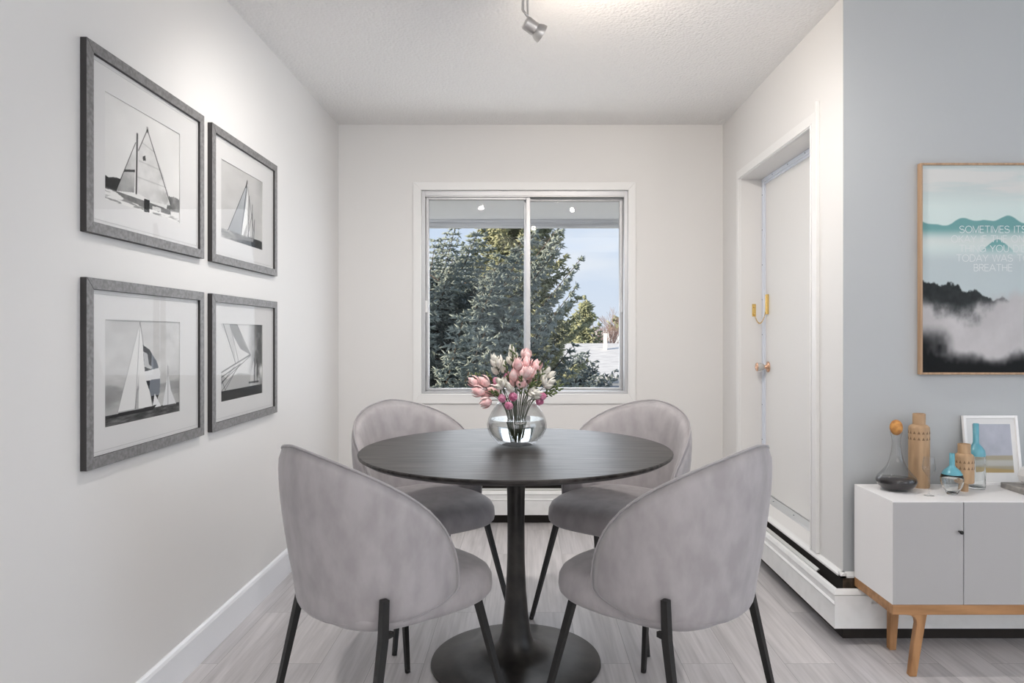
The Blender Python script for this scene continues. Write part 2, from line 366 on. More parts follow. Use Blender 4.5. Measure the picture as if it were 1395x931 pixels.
# ------------------------------------------------------------------ baseboard heaters
cover = [(.052, .204), (.056, .200), (.0625, .186), (.0570, .181), (.0565, .158), (.0640, .152), (.0600, .145), (.0600, .060), (.054, .060), (.050, .196), (.045, .204)]
def run(kind, prof):
    """sweep profile (out from wall, z) along one wall with mitred ends"""
    v = []; n = len(prof)
    for end in (0, 1):
        for p, z in prof:
            if kind == 'back': v.append((XL+.016 if end == 0 else XR-p, YB-p, z))
            if kind == 'right': v.append((XR-p, YB-p if end == 0 else YG-p, z))
            if kind == 'living': v.append((XR-p if end == 0 else XF-.02, YG-p, z))
    return v, [tuple(range(n))[::-1], tuple(range(n, 2*n))]+[(i, (i+1) % n, n+(i+1) % n, n+i) for i in range(n)]
for kind, lab in (('back', 'white ribbed baseboard heater along the back wall under the window'),
                  ('right', 'white baseboard heater along the right wall below the door sill'),
                  ('living', 'white baseboard heater on the grey wall behind the sideboard')):
    t = empty('baseboard_heater', {'back': (0, YB, 0), 'right': (XR, 3.4, 0), 'living': (3, YG, 0)}[kind], 0, lab, 'heater')
    off = Vector(t.location)
    def part(name, prof, m, **k):
        v, f = run(kind, prof); bb = MB(); bb.add([tuple(Vector(p)-off) for p in v], f); return bb.build(name, m, t, **k)
    part('cover', cover, 'white_enamel')
    part('back_plate', [(.0, .0), (.004, .0), (.004, .186), (.0, .186)], 'dark_gap'); part('slot_plate', [(.0, .186), (.004, .186), (.004, .232), (.0, .232)], 'rusty' if kind == 'living' else 'dark_gap')  # back plate dark down to the floor, standing in for the shaded gap
    part('fins', [(.012, .075), (.046, .075), (.046, .150), (.012, .150)], 'dark_gap')
    if kind != 'living':
        v, f = run(kind, [(.030, .212), (.034, .216), (.046, .207), (.044, .203)])
        if kind == 'right':
            v = [(x, max(y, YG+.14), z) for x, y, z in v]
        bb = MB(); bb.add([tuple(Vector(p)-off) for p in v], f); bb.build('damper', 'damper', t)
    if kind == 'living':
        bb = MB(); bb.box(XR-.061, XR+.075, YG-.0648, YG-.0602, .062, .183); bb.add([], [])
        bb2 = MB(); bb2.v = [tuple(Vector(p)-off) for p in bb.v]; bb2.f = bb.f; bb2.m = bb.m; bb2.build('corner_sleeve', 'white_enamel', t)

# ------------------------------------------------------------------ dining window
wn = struct(empty('window_1', (0, YB, WZ0)), 'white cased sliding aluminium window over the table')
def lb(): return MB()
CX0, CX1, CZ0, CZ1 = -.697, .665, .728, 2.084
b = lb(); y0, y1 = -.013, 0
def trap(bb, pts, ya, yb): bb.prism(pts, ya, yb, 'y')
z_ = lambda z: z-WZ0
trap(b, [(CX0, z_(CZ0)), (WX0, 0), (WX0, z_(WZ1)), (CX0, z_(CZ1))], y0, y1)
trap(b, [(CX1, z_(CZ0)), (WX1, 0), (WX1, z_(WZ1)), (CX1, z_(CZ1))], y0, y1)
trap(b, [(CX0, z_(CZ1)), (WX0, z_(WZ1)), (WX1, z_(WZ1)), (CX1, z_(CZ1))], y0, y1)
trap(b, [(CX0, z_(CZ0)), (WX0, 0), (WX1, 0), (CX1, z_(CZ0))], y0, y1)
b.build('window_casing', 'trim', wn, bevel=.002)
HZ = WZ1-WZ0
b = lb(); fy0, fy1 = .012, .14
b.box(WX0, WX0+.022, fy0, fy1, 0, HZ); b.box(WX1-.022, WX1, fy0, fy1, 0, HZ); b.box(WX0+.022, WX1-.022, fy0, fy1, HZ-.030, HZ); b.box(WX0+.022, WX1-.022, fy0, fy1, 0, .016)
b.box(WX0+.022, WX0+.030, fy0+.035, fy0+.042, .016, HZ-.03); b.box(WX1-.030, WX1-.022, fy0+.07, fy0+.077, .016, HZ-.03)
b.box(WX0+.022, WX1-.022, fy0+.001, fy0+.008, HZ-.038, HZ-.029)
b.build('window_frame', 'alu', wn, bevel=.0015)
MIDX = -.002
for side, (x0, x1, ya) in enumerate(((WX0+.024, MIDX+.022, .030), (MIDX-.018, WX1-.024, .080))):
    s_ = lb(); sw = .016; zb, zt = .018, HZ-.036
    l_, r_ = (.018, .026) if side == 0 else (.022, .018)
    s_.box(x0, x0+l_, ya, ya+.028, zb, zt); s_.box(x1-r_, x1, ya, ya+.028, zb, zt)
    s_.box(x0+l_, x1-r_, ya, ya+.028, zb, zb+.014); s_.box(x0+l_, x1-r_, ya, ya+.028, zt-.016, zt)
    so = s_.build('sash', 'alu', wn, bevel=.002)
    MB().box(x0+l_-.004, x1-r_+.004, ya+.012, ya+.015, zb+.012, zt-.012).build('glass_pane', 'winglass', so)
b = MB(); b.box(WX0+.018, WX0+.034, .016, .030, .50, .575); b.build('latch', 'trim', wn, bevel=.003)
b = MB(); b.box(WX1-.034, WX1-.020, .062, .080, .50, .58); b.build('latch', 'alu', wn, bevel=.003)

# ------------------------------------------------------------------ door recess, casing, door leaf
b = MB(); cw = .052
b.prism([(DY0-cw, .252), (DY0, .252), (DY0, DZ1), (DY0-cw, DZ1+cw)], XR-.013, XR, 'x')
b.prism([(DY1+cw, .252), (DY1, .252), (DY1, DZ1), (DY1+cw, DZ1+cw)], XR-.013, XR, 'x')
b.prism([(DY0-cw, DZ1+cw), (DY0, DZ1), (DY1, DZ1), (DY1+cw, DZ1+cw)], XR-.013, XR, 'x')
b.box(XR-.018, XR-.013, DY0-.012, DY0-.004, .252, DZ1+.004); b.box(XR-.018, XR-.013, DY1+.004, DY1+.012, .252, DZ1+.004); b.box(XR-.018, XR-.013, DY0-.012, DY1+.012, DZ1+.004, DZ1+.012)
# edge strip of the near casing, running up past the head
b.box(XR-.016, XR, DY0-cw-.012, DY0-cw, .252, 2.11)
struct(b.build('trim_2', 'trim', bevel=.0015))
dr = struct(empty('door_1', (DXP, (DY0+DY1)/2, DZ0)), 'white flat door in the right wall with brass chain and copper knob')
dy = (DY0+DY1)/2; hw = (DY1-DY0)/2; dh = DZ1-DZ0
MB().box(0, .042, -hw+.006, hw-.006, .026, dh-.006).build('door_leaf', 'door', dr, bevel=.002)
b = MB()
b.box(-.012, .0, hw-.022, hw-.001, .026, dh-.002); b.box(-.006, .0, hw-.034, hw-.022, .026, dh-.02)
b.box(-.012, .0, -hw+.001, -hw+.022, .026, dh-.002)
b.box(-.012, .0, -hw+.022, hw-.022, dh-.022, dh-.001); b.box(-.006, .0, -hw+.022, hw-.034, dh-.034, dh-.022)
ws = b.build('weatherstrip', 'strip', dr, bevel=.001)
b = MB()
for k in range(9): b.ball((-.0125, hw-.011, .12+k*.195), .0035, 8, 4, sc=(.5, 1, 1))
for k in range(4): b.ball((-.0125, -hw+.15+k*.22, dh-.011), .0035, 8, 4, sc=(.5, 1, 1))
b.build('screws', 'screw', ws)
th = MB().prism([(-.034, 0), (-.030, .006), (-.008, .024), (.04, .024), (.04, 0)], -hw+.001, hw-.001, 'y').build('threshold', 'threshold', dr)
b = MB()
for k in range(3): b.ball((-.020, -.28+k*.28, .0165), .004, 8, 4, sc=(1, 1, .5))
b.build('threshold_screw', 'screw', th)
# knob: at px (1045,500)
kz = 1.151-44.5*3.80/951-DZ0; ky = hw-.075
kn = MB()
rot = Matrix.Translation((0, ky, kz)) @ Matrix.Rotation(R(-90), 4, 'Y')
ko = MB().lathe([(0, 0), (.030, 0), (.029, .005), (.018, .008), (.011, .012), (.010, .026)], 24, 0, rot).build('door_knob', 'copper', dr, True)
MB().lathe([(.010, .022), (.016, .028), (.023, .044), (.0245, .058), (.024, .062)], 24, 0, rot).build('knob_body', 'porcelain', ko, True)
MB().lathe([(.024, .062), (.0215, .066), (.010, .066), (.008, .064), (0, .064)], 24, 0, rot).build('knob_face', 'copper', ko, True)
# chain lock: keeper track on the leaf and plate on the jamb
cz = 1.151+41*3.85/951-DZ0
b = MB(); cy = hw-.075
b.box(-.010, 0, cy-.010, cy+.010, cz-.055, cz+.055); b.box(-.014, -.010, cy-.010, cy-.005, cz-.055, cz+.055); b.box(-.014, -.010, cy+.005, cy+.010, cz-.055, cz+.055); b.ball((-.012, cy, cz-.045), .008)
tr = b.build('chain_track', 'brass', dr, bevel=.002)
b = MB(); jx = -.055; b.box(jx-.011, jx+.011, hw-.004, hw, cz-.065, cz+.005); b.ball((jx, hw-.006, cz-.012), .006); b.ball((jx, hw-.008, cz-.052), .007)
jp = b.build('chain_plate', 'brass', dr, bevel=.003)
b = MB(); A = Vector((jx, hw-.010, cz-.052)); B = Vector((-.016, cy, cz-.045)); NL = 11
for k in range(NL):
    u = (k+.5)/NL; c = A.lerp(B, u); c.z -= .055*math.sin(PI*u)**.8
    dirv = (B-A)/NL; dirv.z -= .055*PI*math.cos(PI*u)/NL*.8; dirv.normalize()
    side = Vector((0, 0, 1)).cross(dirv).normalized() if k % 2 else dirv.cross(Vector((1, 0, 0))).normalized()
    ring = [c+dirv*math.cos(a)*.0072+side*math.sin(a)*.0036 for a in [2*PI*q/10 for q in range(11)]]
    b.tube(ring, .0012, 5, cap=False)
b.build('chain', 'brass', jp, True)

# ------------------------------------------------------------------ track light on the ceiling
t = empty('track_light', (.0, 2.28, H), 0, 'brushed nickel spotlight head hanging from the ceiling track', 'ceiling light')
MB().box(-.45, .45, -.014, .014, -.028, 0).build('track', 'steel', t, bevel=.003)
hx = (727-718)/951*2.28; hz = 1.151+(456-38)*2.28/951-H
b = MB(); b.tube([(-.004, 0, -.02), (-.004, 0, -.03)], .014, 14)
b.tube([(-.010, -.004, -.03), (-.014, -.004, hz+.055)], .0042, 8); b.tube([(.000, .004, -.03), (.002, .004, hz+.045)], .0035, 8)
b.tube([(-.014, -.004, hz+.056), (.004, .004, hz+.036)], .004, 8)
b.build('arm', 'steel', t, True)
ax = Vector((.78, .30, -.42)).normalized(); q = ax.to_track_quat('Z', 'Y').to_matrix().to_4x4()
T0 = Matrix.Translation((hx-.010, 0, hz+.006)) @ q
head = MB().lathe([(0, -.022), (.018, -.022), (.0215, -.019), (.0225, -.015), (.0225, .018), (.0215, .018), (.0215, -.014), (0, -.014)], 32, 0, T0).build('lamp_head', 'steel', t, 'auto')
MB().lathe([(.0195, .018), (.023, .022), (.029, .034), (.0305, .046), (.0285, .046), (.027, .034), (.020, .021)], 32, 0, T0).build('rim', 'steel', head, 'auto')
MB().lathe([(0, .016), (.014, .018), (.022, .028), (.024, .038), (.016, .042), (0, .043)], 24, 0, T0).build('bulb', mat('bulb_glass', (.9, .88, .85), .3, emit=((1, .93, .84), .6)), head, True)
tip = T0 @ Vector((0, 0, .06)); wp = Vector(t.location)+tip
lamp('spot_of_visible_head', 'SPOT', wp, (.55, .85, .10), 17, (1, .86, .72), spot_size=R(150), spot_blend=1, shadow_soft_size=.02)
# second head out of frame on the same track, aimed up at the ceiling and walls
T1 = Matrix.Translation((.26, 0, -.085)) @ Vector((.15, .6, .5)).to_track_quat('Z', 'Y').to_matrix().to_4x4()
b = MB(); b.tube([(.24, 0, -.028), (.25, 0, -.07)], .004, 8); b.lathe([(0, -.022), (.02, -.022), (.0225, -.015), (.0225, .02), (.03, .046), (.028, .046), (.018, .02), (0, .018)], 28, 0, T1)
b.build('lamp_head', 'steel', t, 'auto')
lamp('spot_of_second_head', 'SPOT', Vector(t.location)+(T1 @ Vector((0, 0, .06))), (.40, .60, .45), 9, (1, .90, .78), spot_size=R(130), spot_blend=1, shadow_soft_size=.03)
lamp('spot_of_third_head', 'SPOT', Vector(t.location)+Vector((-.35, -.05, -.12)), (-.8, .35, .10), 3, (1, .86, .72), spot_size=R(130), spot_blend=1, shadow_soft_size=.04)

for sx in (-1, 1):      # two unseen heads added at the track's ends to brighten floor and chairs
    Td = Matrix.Translation((sx*.40, 0, -.085)) @ Vector((sx*.25, .55, -1)).to_track_quat('Z', 'Y').to_matrix().to_4x4()
    b = MB(); b.tube([(sx*.40, 0, -.028), (sx*.40, 0, -.07)], .004, 8); b.lathe([(0, -.022), (.02, -.022), (.0225, -.015), (.0225, .02), (.03, .046), (.028, .046), (.018, .02), (0, .018)], 28, 0, Td)
    b.build('lamp_head', 'steel', t, 'auto')
    lamp('added_spot_over_table', 'SPOT', Vector(t.location)+(Td @ Vector((0, 0, .06))), (sx*.25, .55, -1), 46, (1, .96, .92), spot_size=R(150), spot_blend=1, shadow_soft_size=.02)

# ================================================================== NUMPY ARTWORK
def vnoise(u, v, seed, fx, fy):
    rs = np.random.RandomState(seed); g = rs.rand(int(fy)+3, int(fx)+3)
    x = u*fx; y = v*fy; xi = np.clip(np.floor(x).astype(int), 0, int(fx)); yi = np.clip(np.floor(y).astype(int), 0, int(fy))
    a = x-xi; b_ = y-yi; a = a*a*(3-2*a); b_ = b_*b_*(3-2*b_)
    return (g[yi, xi]*(1-a)+g[yi, xi+1]*a)*(1-b_)+(g[yi+1, xi]*(1-a)+g[yi+1, xi+1]*a)*b_
def fbm(u, v, seed, f=4, oct=5, ar=1.0):
    s = 0; amp = .5; tot = 0
    for k in range(oct):
        s = s+amp*vnoise(u, v, seed+k*17, f*2**k, f*ar*2**k); tot += amp; amp *= .55
    return s/tot
def inpoly(u, v, P):
    c = np.zeros(u.shape, bool); n = len(P)
    for i in range(n):
        x1, y1 = P[i]; x2, y2 = P[(i+1) % n]
        if abs(y2-y1) < 1e-9: continue
        m = ((y1 > v) != (y2 > v)) & (u < (x2-x1)*(v-y1)/(y2-y1)+x1)
        c ^= m
    return c
def seg(u, v, a, b_, w_):
    ax_, ay = a; bx, by = b_; dx, dy_ = bx-ax_, by-ay
    t_ = np.clip(((u-ax_)*dx+(v-ay)*dy_)/(dx*dx+dy_*dy_), 0, 1)
    return np.clip(1.5-np.hypot(u-ax_-t_*dx, (v-ay-t_*dy_))/w_, 0, 1)
def sm(x, a, b_): t_ = np.clip((x-a)/(b_-a), 0, 1); return t_*t_*(3-2*t_)
def print_mesh(name, parent, nu, nv, pos, fn):
    """pos(u,v)->xyz arrays, fn(u,v)->rgb sRGB 0..1 array"""
    uu, vv = np.meshgrid(np.linspace(0, 1, nu+1), np.linspace(0, 1, nv+1))
    u = uu.ravel(); v = vv.ravel(); X = np.stack(pos(u, v), 1)
    idx = (np.arange(nv)[:, None]*(nu+1)+np.arange(nu)[None, :]).ravel()
    F = np.stack([idx, idx+1, idx+nu+2, idx+nu+1], 1)
    me = bpy.data.meshes.new(name); me.from_pydata(X.tolist(), [], F.tolist())
    c = np.clip(fn(u, v)*1.05, 0, .97); lin = np.where(c <= .04045, c/12.92, ((c+.055)/1.055)**2.4)
    at = me.attributes.new('ink', 'FLOAT_COLOR', 'POINT')
    at.data.foreach_set('color', np.concatenate([lin, np.ones((len(u), 1))], 1).astype(np.float32).ravel())
    me.materials.append(M['ink']); o = bpy.data.objects.new(name, me); COL.objects.link(o); o.parent = parent
    return o
def g3(a): return np.stack([a, a*.995, a*.985], 1)

def art1(u, v):
    a = .86+.06*fbm(u, v, 1, 3)-.05*sm(u, .7, 1)*sm(v, .5, 1)
    tex = .15*(fbm(u, v, 5, 12)-.5)
    a = np.where(inpoly(u, v+.03*(fbm(u, v, 3, 14)-.5), [(-.01, .23), (.05, .22), (.10, .235), (.20, .25), (.155, .13), (.12, .105), (-.01, .10)]), .16+tex, a)
    a = np.where(inpoly(u, v+.06*(fbm(u, v, 8, 14)-.5), [(.84, .27), (1.01, .25), (1.01, .10), (.80, .10)]), .42+tex*3, a)
    low = sm(.13-v, 0, .05); a = a*(1-low)+low*(.90-.35*sm(fbm(u, v, 9, 8, 5, 6), .56, .70))
    jib = inpoly(u, v, [(.374, .665), (.357, .161), (.133, .115)]); a = np.where(jib, .56+.5*(v-.1)+.2*(u-.15)+tex*1.4, a)
    a = np.where(jib & (np.abs(v-.36-.3*(u-.3)) < .012), .2, a)
    main = inpoly(u, v, [(.529, .858), (.412, .607), (.391, .171), (.592, .132), (.866, .162), (.80, .36), (.70, .55), (.60, .74)])
    a = np.where(main, .80+.10*fbm(u, v, 21, 6)-.16*sm(u, .62, .85)*sm(fbm(u, v, 22, 9), .4, .6)+tex*.6, a)
    for p, q in (((.45, .70), (.63, .66)), ((.42, .5), (.71, .50)), ((.40, .33), (.79, .34))): a = a-.10*seg(u, v, p, q, .006)*main
    a = a-.5*seg(u, v, (.529, .858), (.866, .17), .006)-.45*seg(u, v, (.529, .858), (.41, .60), .005)
    a = a-.7*seg(u, v, (.395, .76), (.382, .16), .009)-.3*seg(u, v, (.529, .875), (.529, .835), .012)
    a = a-.5*seg(u, v, (.374, .665), (.133, .115), .004)
    a = np.where(inpoly(u, v, [(.465, .56), (.50, .58), (.51, .53), (.47, .52)]), .25, a)
    a = np.where(inpoly(u, v, [(.10, .115), (.48, .117), (.86, .11), (.87, .06), (.50, .045), (.22, .07)]), .45+tex*2, a)
    a = np.where(inpoly(u, v, [(.485, .135), (.56, .14), (.555, .01), (.485, .0)]), .10+tex, a)
    a = np.where(inpoly(u, v, [(.60, .09), (.72, .10), (.72, .055), (.60, .05)]), .82, a)
    return g3(a)
def art2(u, v):
    a = .74+.05*v+.10*(fbm(u, v, 31, 3, 5, 2)-.5)-.10*sm(u, .75, 1)*sm(v, .3, 1)
    tex = .15*(fbm(u, v, 35, 12)-.5); col = np.zeros_like(a)
    low = v < .125+.02*(fbm(u, v, 33, 10)-.5)
    a = np.where(low, .62-.55*sm(u, .1, 1)+.5*(fbm(u, v, 36, 8, 5, 7)-.5), a)
    p1 = inpoly(u, v, [(.608, .855), (.60, .70), (.54, .35), (.44, .114), (.161, .131)]); a = np.where(p1, .62+.15*(v-.1)+tex*.5, a); col = np.where(p1, 1, col)
    a = np.where(inpoly(u, v, [(.635, .795), (.612, .316), (.50, .105), (.45, .10), (.56, .50)]), .93, a)
    a = np.where(inpoly(u, v, [(.714, .632), (.735, .159), (.56, .11), (.65, .30)]), .80, a)
    for p, q, w_ in (((.608, .87), (.46, .10), .006), ((.608, .87), (.161, .12), .005), ((.66, .70), (.64, .12), .005), ((.62, .82), (.79, .20), .004), ((.74, .60), (.75, .11), .005), ((.80, .40), (.78, .11), .005), ((.74, .48), (.62, .12), .004)):
        a = a-.5*seg(u, v, p, q, w_)
    a = a-.5*seg(u, v, (.612, .90), (.58, .80), .010)
    a = np.where(inpoly(u, v, [(.20, .12), (.78, .12), (.76, .075), (.36, .05)]), .52+tex*3, a)
    c = g3(a); c[:, 2] += .02*col; c[:, 0] -= .015*col; return c
def art3(u, v):
    a = .80-.10*sm(.5-v, 0, .3)+.22*(fbm(u, v, 41, 3, 5, 1.6)-.5)-.12*sm(fbm(u, v, 44, 2, 5, 5), .45, .65)*sm(v, .12, .25)*(1-sm(v, .35, .5))
    wat = v < .105; a = np.where(wat, .30+.55*(fbm(u, v, 46, 9, 5, 5)-.5), a)
    s1 = inpoly(u, v, [(.431, .984), (.155, .12), (.36, .122), (.42, .5)]); s2 = inpoly(u, v, [(.431, .984), (.409, .118), (.60, .105), (.53, .4)])
    a = np.where(s1 | s2, .88+.05*(u-.3), a)
    a = a-.22*seg(u, v, (.431, .984), (.37, .12), .004)-.30*seg(u, v, (.431, .984), (.60, .11), .004)-.16*seg(u, v, (.431, .984), (.155, .12), .003)
    spin = inpoly(u, v, [(.467, .757), (.555, .707), (.657, .58), (.71, .452), (.703, .252), (.647, .134), (.606, .127), (.57, .25), (.506, .394), (.48, .6)])
    grey = spin & (u > .555+.10*(v-.3)) & (v > .22)
    a = np.where(spin, .09, a); c = g3(a)
    c = np.where(grey[:, None], np.array([.45, .47, .50])[None], c)
    band = spin & (v < .48+.13*(u-.48)) & (v > .385+.04*(u-.5)); c = np.where(band[:, None], .88, c)
    b1 = inpoly(u, v, [(.475, .69), (.53, .66), (.55, .55), (.60, .52), (.58, .50), (.49, .53)]); c = np.where((b1 & spin)[:, None], .72, c)
    tri = inpoly(u, v, [(.63, .24), (.60, .10), (.72, .10)]); c = np.where(tri[:, None], .9, c)
    sm_ = inpoly(u, v, [(.825, .444), (.745, .096), (.95, .094), (.87, .25)]); c = np.where(sm_[:, None], .86, c)
    c = c-(.3*seg(u, v, (.825, .52), (.825, .10), .004))[:, None]
    hull = inpoly(u, v, [(.03, .075), (.60, .075), (.66, .12), (.45, .11), (.10, .105)]); c = np.where(hull[:, None], .08, c)
    return c
def art4(u, v):
    f = fbm(u, v, 51, 3); a = .83+.06*f
    dk = sm(u, .58, .95)*sm(fbm(u, v, 53, 3, 5)+.25*v, .42, .72)
    a = a-.55*dk; a = a-.25*sm(u, .6, 1)*sm(.35-v, 0, .2)
    a = np.where(v < .13, .07+.18*(fbm(u, v, 57, 9, 4, 5)-.4), a)
    a = np.where(inpoly(u, v, [(0, .13), (.69, .13), (.69, .30), (.40, .34), (.15, .28), (0, .36)]), .66+.1*f, a)
    a = np.where(inpoly(u, v, [(.2, 1.01), (.36, 1.01), (.53, .76), (.68, .58), (.45, .66), (.28, .84)]), .58, a)
    a = np.where(inpoly(u, v, [(.0, 1.01), (.2, 1.01), (.28, .84), (.33, .50), (.15, .8)]), .78, a)
    for p, q, w_ in (((-.02, .363), (.69, .575), .009), ((-.02, .228), (.69, .56), .005), ((-.02, .20), (.30, .43), .005), ((.06, 1.0), (.338, .463), .005), ((.2, 1.0), (.40, .50), .004), ((.36, 1.0), (.69, .575), .005), ((-.02, .30), (.45, .46), .007), ((.02, .13), (.42, .44), .004), ((.10, .14), (.36, .40), .004), ((.0, .33), (.10, .14), .004)):
        a = a-.38*seg(u, v, p, q, w_)
    a = np.where(inpoly(u, v, [(.79, .50), (.77, .20), (.68, .19), (.72, .35)]), .80, a)
    a = np.where(inpoly(u, v, [(.86, .46), (.85, .20), (.79, .19), (.80, .36)]), .70, a)
    a = a-.5*seg(u, v, (.79, .52), (.80, .17), .007)-.4*seg(u, v, (.86, .50), (.87, .17), .006)-.4*seg(u, v, (.66, .185), (.90, .18), .012)
    return g3(a)

# ------------------------------------------------------------------ four framed photographs on the left wall
def framed(y0, z1, art, label):
    W_, H_ = .657, .503; z0 = z1-H_; d = .018; fw = .030
    t = empty('framed_photograph', (XL, y0+W_/2, z0), 0, label, 'picture', 'framed sailing photographs on the left wall')
    h = W_/2
    b = MB()
    b.prism([(-h, 0), (-h+fw, fw), (-h+fw, H_-fw), (-h, H_)], .0, d, 'x'); b.prism([(h, 0), (h-fw, fw), (h-fw, H_-fw), (h, H_)], .0, d, 'x')
    b.prism([(-h, H_), (-h+fw, H_-fw), (h-fw, H_-fw), (h, H_)], .0, d, 'x'); b.prism([(-h, 0), (-h+fw, fw), (h-fw, fw), (h, 0)], .0, d, 'x')
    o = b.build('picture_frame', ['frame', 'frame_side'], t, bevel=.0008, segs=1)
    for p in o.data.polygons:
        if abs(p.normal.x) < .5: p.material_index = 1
    MB().box(.001, .003, -h+fw-.004, h-fw+.004, fw-.004, H_-fw+.004).build('backing', 'matboard', t)
    # matboard as a real window of card with a bevelled opening
    my, mz0, mz1 = .094-.001, .101, H_-.108; yA, yB = -h+my, -h+my+.409; k = .004
    b = MB()
    b.box(.003, .009, -h+fw-.003, yA, fw-.003, H_-fw+.003); b.box(.003, .009, yB, h-fw+.003, fw-.003, H_-fw+.003)
    b.box(.003, .009, yA, yB, fw-.003, mz0); b.box(.003, .009, yA, yB, mz1, H_-fw+.003)
    mo = b.build('mat_board', 'matboard', t)
    b = MB(); q = .010
    for aa in ((-h+fw+q, -h+fw+q+.0015, fw+q, H_-fw-q), (h-fw-q-.0015, h-fw-q, fw+q, H_-fw-q)): b.box(.009, .0096, aa[0], aa[1], aa[2], aa[3])
    for aa in ((fw+q, fw+q+.0015), (H_-fw-q-.0015, H_-fw-q)): b.box(.009, .0096, -h+fw+q, h-fw-q, aa[0], aa[1])
    b.build('mat_groove', 'bevel', mo)
    print_mesh('photo_print', t, 220, 170, lambda u, v: (np.full_like(u, .0062), yA+u*(yB-yA), mz0+v*(mz1-mz0)), art)
    MB().box(.0105, .012, -h+fw-.003, h-fw+.003, fw-.003, H_-fw+.003).build('glass', 'picglass', t)
framed(1.803, 1.921, art1, 'framed photo of two pale gaff sails by a dark shoreline, upper row, larger in view')
framed(2.523, 1.919, art2, 'framed photo of a heeling sailboat on choppy water, upper row, nearer the window')
framed(1.803, 1.300, art3, 'framed photo of a yacht with black striped spinnaker, lower row')
framed(2.523, 1.300, art4, 'framed photo of a bowsprit with rigging lines and distant ship, lower row')

# ------------------------------------------------------------------ poster with lettering
PX0, PW, PZ0, PZ1, PD = 1.480, .555, 1.000, 1.797, .024
t = empty('framed_poster', (PX0+PW/2, YG, PZ0), 0, 'tall poster of teal mountains over cloud in a thin pale wood frame', 'poster')
h = PW/2; H_ = PZ1-PZ0; fw = .008
b = MB()
b.box(-h, -h+fw, -PD, 0, 0, H_); b.box(h-fw, h, -PD, 0, 0, H_); b.box(-h+fw, h-fw, -PD, 0, 0, fw); b.box(-h+fw, h-fw, -PD, 0, H_-fw, H_)
b.build('poster_frame', 'oakframe', t, bevel=.0015)
MB().box(-h+fw, h-fw, -.016, -.002, fw, H_-fw).build('backing', 'matboard', t)
def poster(u, v):
    c = np.zeros((len(u), 3)); y = 1-v
    def lay(mask, col):
        nonlocal c
        col = np.array(col); col = col[None] if col.ndim == 1 else col; c = c*(1-mask[:, None])+col*mask[:, None]
    c[:] = (.80, .80, .79); st = fbm(u*.6, v, 61, 2, 5, 9)
    lay(sm(st, .42, .62)*(y < .25)*.6, (.70, .76, .76)); lay(sm(y, .10, .22), (.79, .84, .83))
    def ridge(base, amps, seed): return base+sum(a*np.sin(2*PI*(f*u+ph)) for a, f, ph in amps)+.006*(fbm(u, 0*u+.3, seed, 14)-.5)
    r1 = ridge(.265, ((.012, 1.3, .1), (-.012, 3.1, .35), (.006, 6, .1)), 62)
    m1 = sm(y-r1, 0, .006)*(1-sm(y, .30, .375)); lay(m1, (.42, .60, .60)); 
    lay(sm(y, .30, .37)*(1-sm(y, .36, .42))*.7, (.80, .82, .81))
    lay(sm(y, .38, .47), (.71, .75, .76))
    r2 = .352+.9*np.abs(u-.53)**1.25; m2 = sm(y-r2, 0, .006)*(1-sm(y, .375, .44)); lay(m2*.95, (.40, .60, .60))
    n = fbm(u, v, 66, 5, 6); r3 = .535+.20*u+.035*(fbm(u, v, 67, 16)-.5)*2
    r3 = np.where(u > .62, .66-.16*(u-.62)+.035*(n-.5), r3)
    lay(sm(y-r3, 0, .012), np.stack([.13+.14*(fbm(u, v, 68, 18)-.3)]*3, 1)*np.array([1., 1.08, 1.1]))
    cl = sm(y+.22*(n-.5)-.06*np.sin(2*PI*(u*.8+.05)), .60, .70); lay(cl, np.stack([.70+.16*(fbm(u, v, 70, 4)-.4)]*3, 1)*np.array([1., .985, .99]))
    n2 = fbm(u, v, 72, 3, 5); bl = sm(y+.24*(n2-.5)-.05*sm(u, 0, .35)+.05*sm(u, .5, 1), .84, .93); bl2 = sm(.20-u+.25*(y-.85)+.35*(n2-.5), -.05, .16)*sm(y+.1*(n2-.5), .76, .86)
    lay(np.clip(bl+bl2, 0, 1), (.055, .06, .065)); return c
print_mesh('poster_print', t, 230, 330, lambda u, v: (-h+fw+u*(PW-2*fw), np.full_like(u, -.0165), fw+v*(H_-2*fw)), poster)
arc = lambda cx, cy, rx, ry, a0, a1, n=14: [(cx+rx*math.cos(R(a0+(a1-a0)*i/n)), cy+ry*math.sin(R(a0+(a1-a0)*i/n))) for i in range(n+1)]
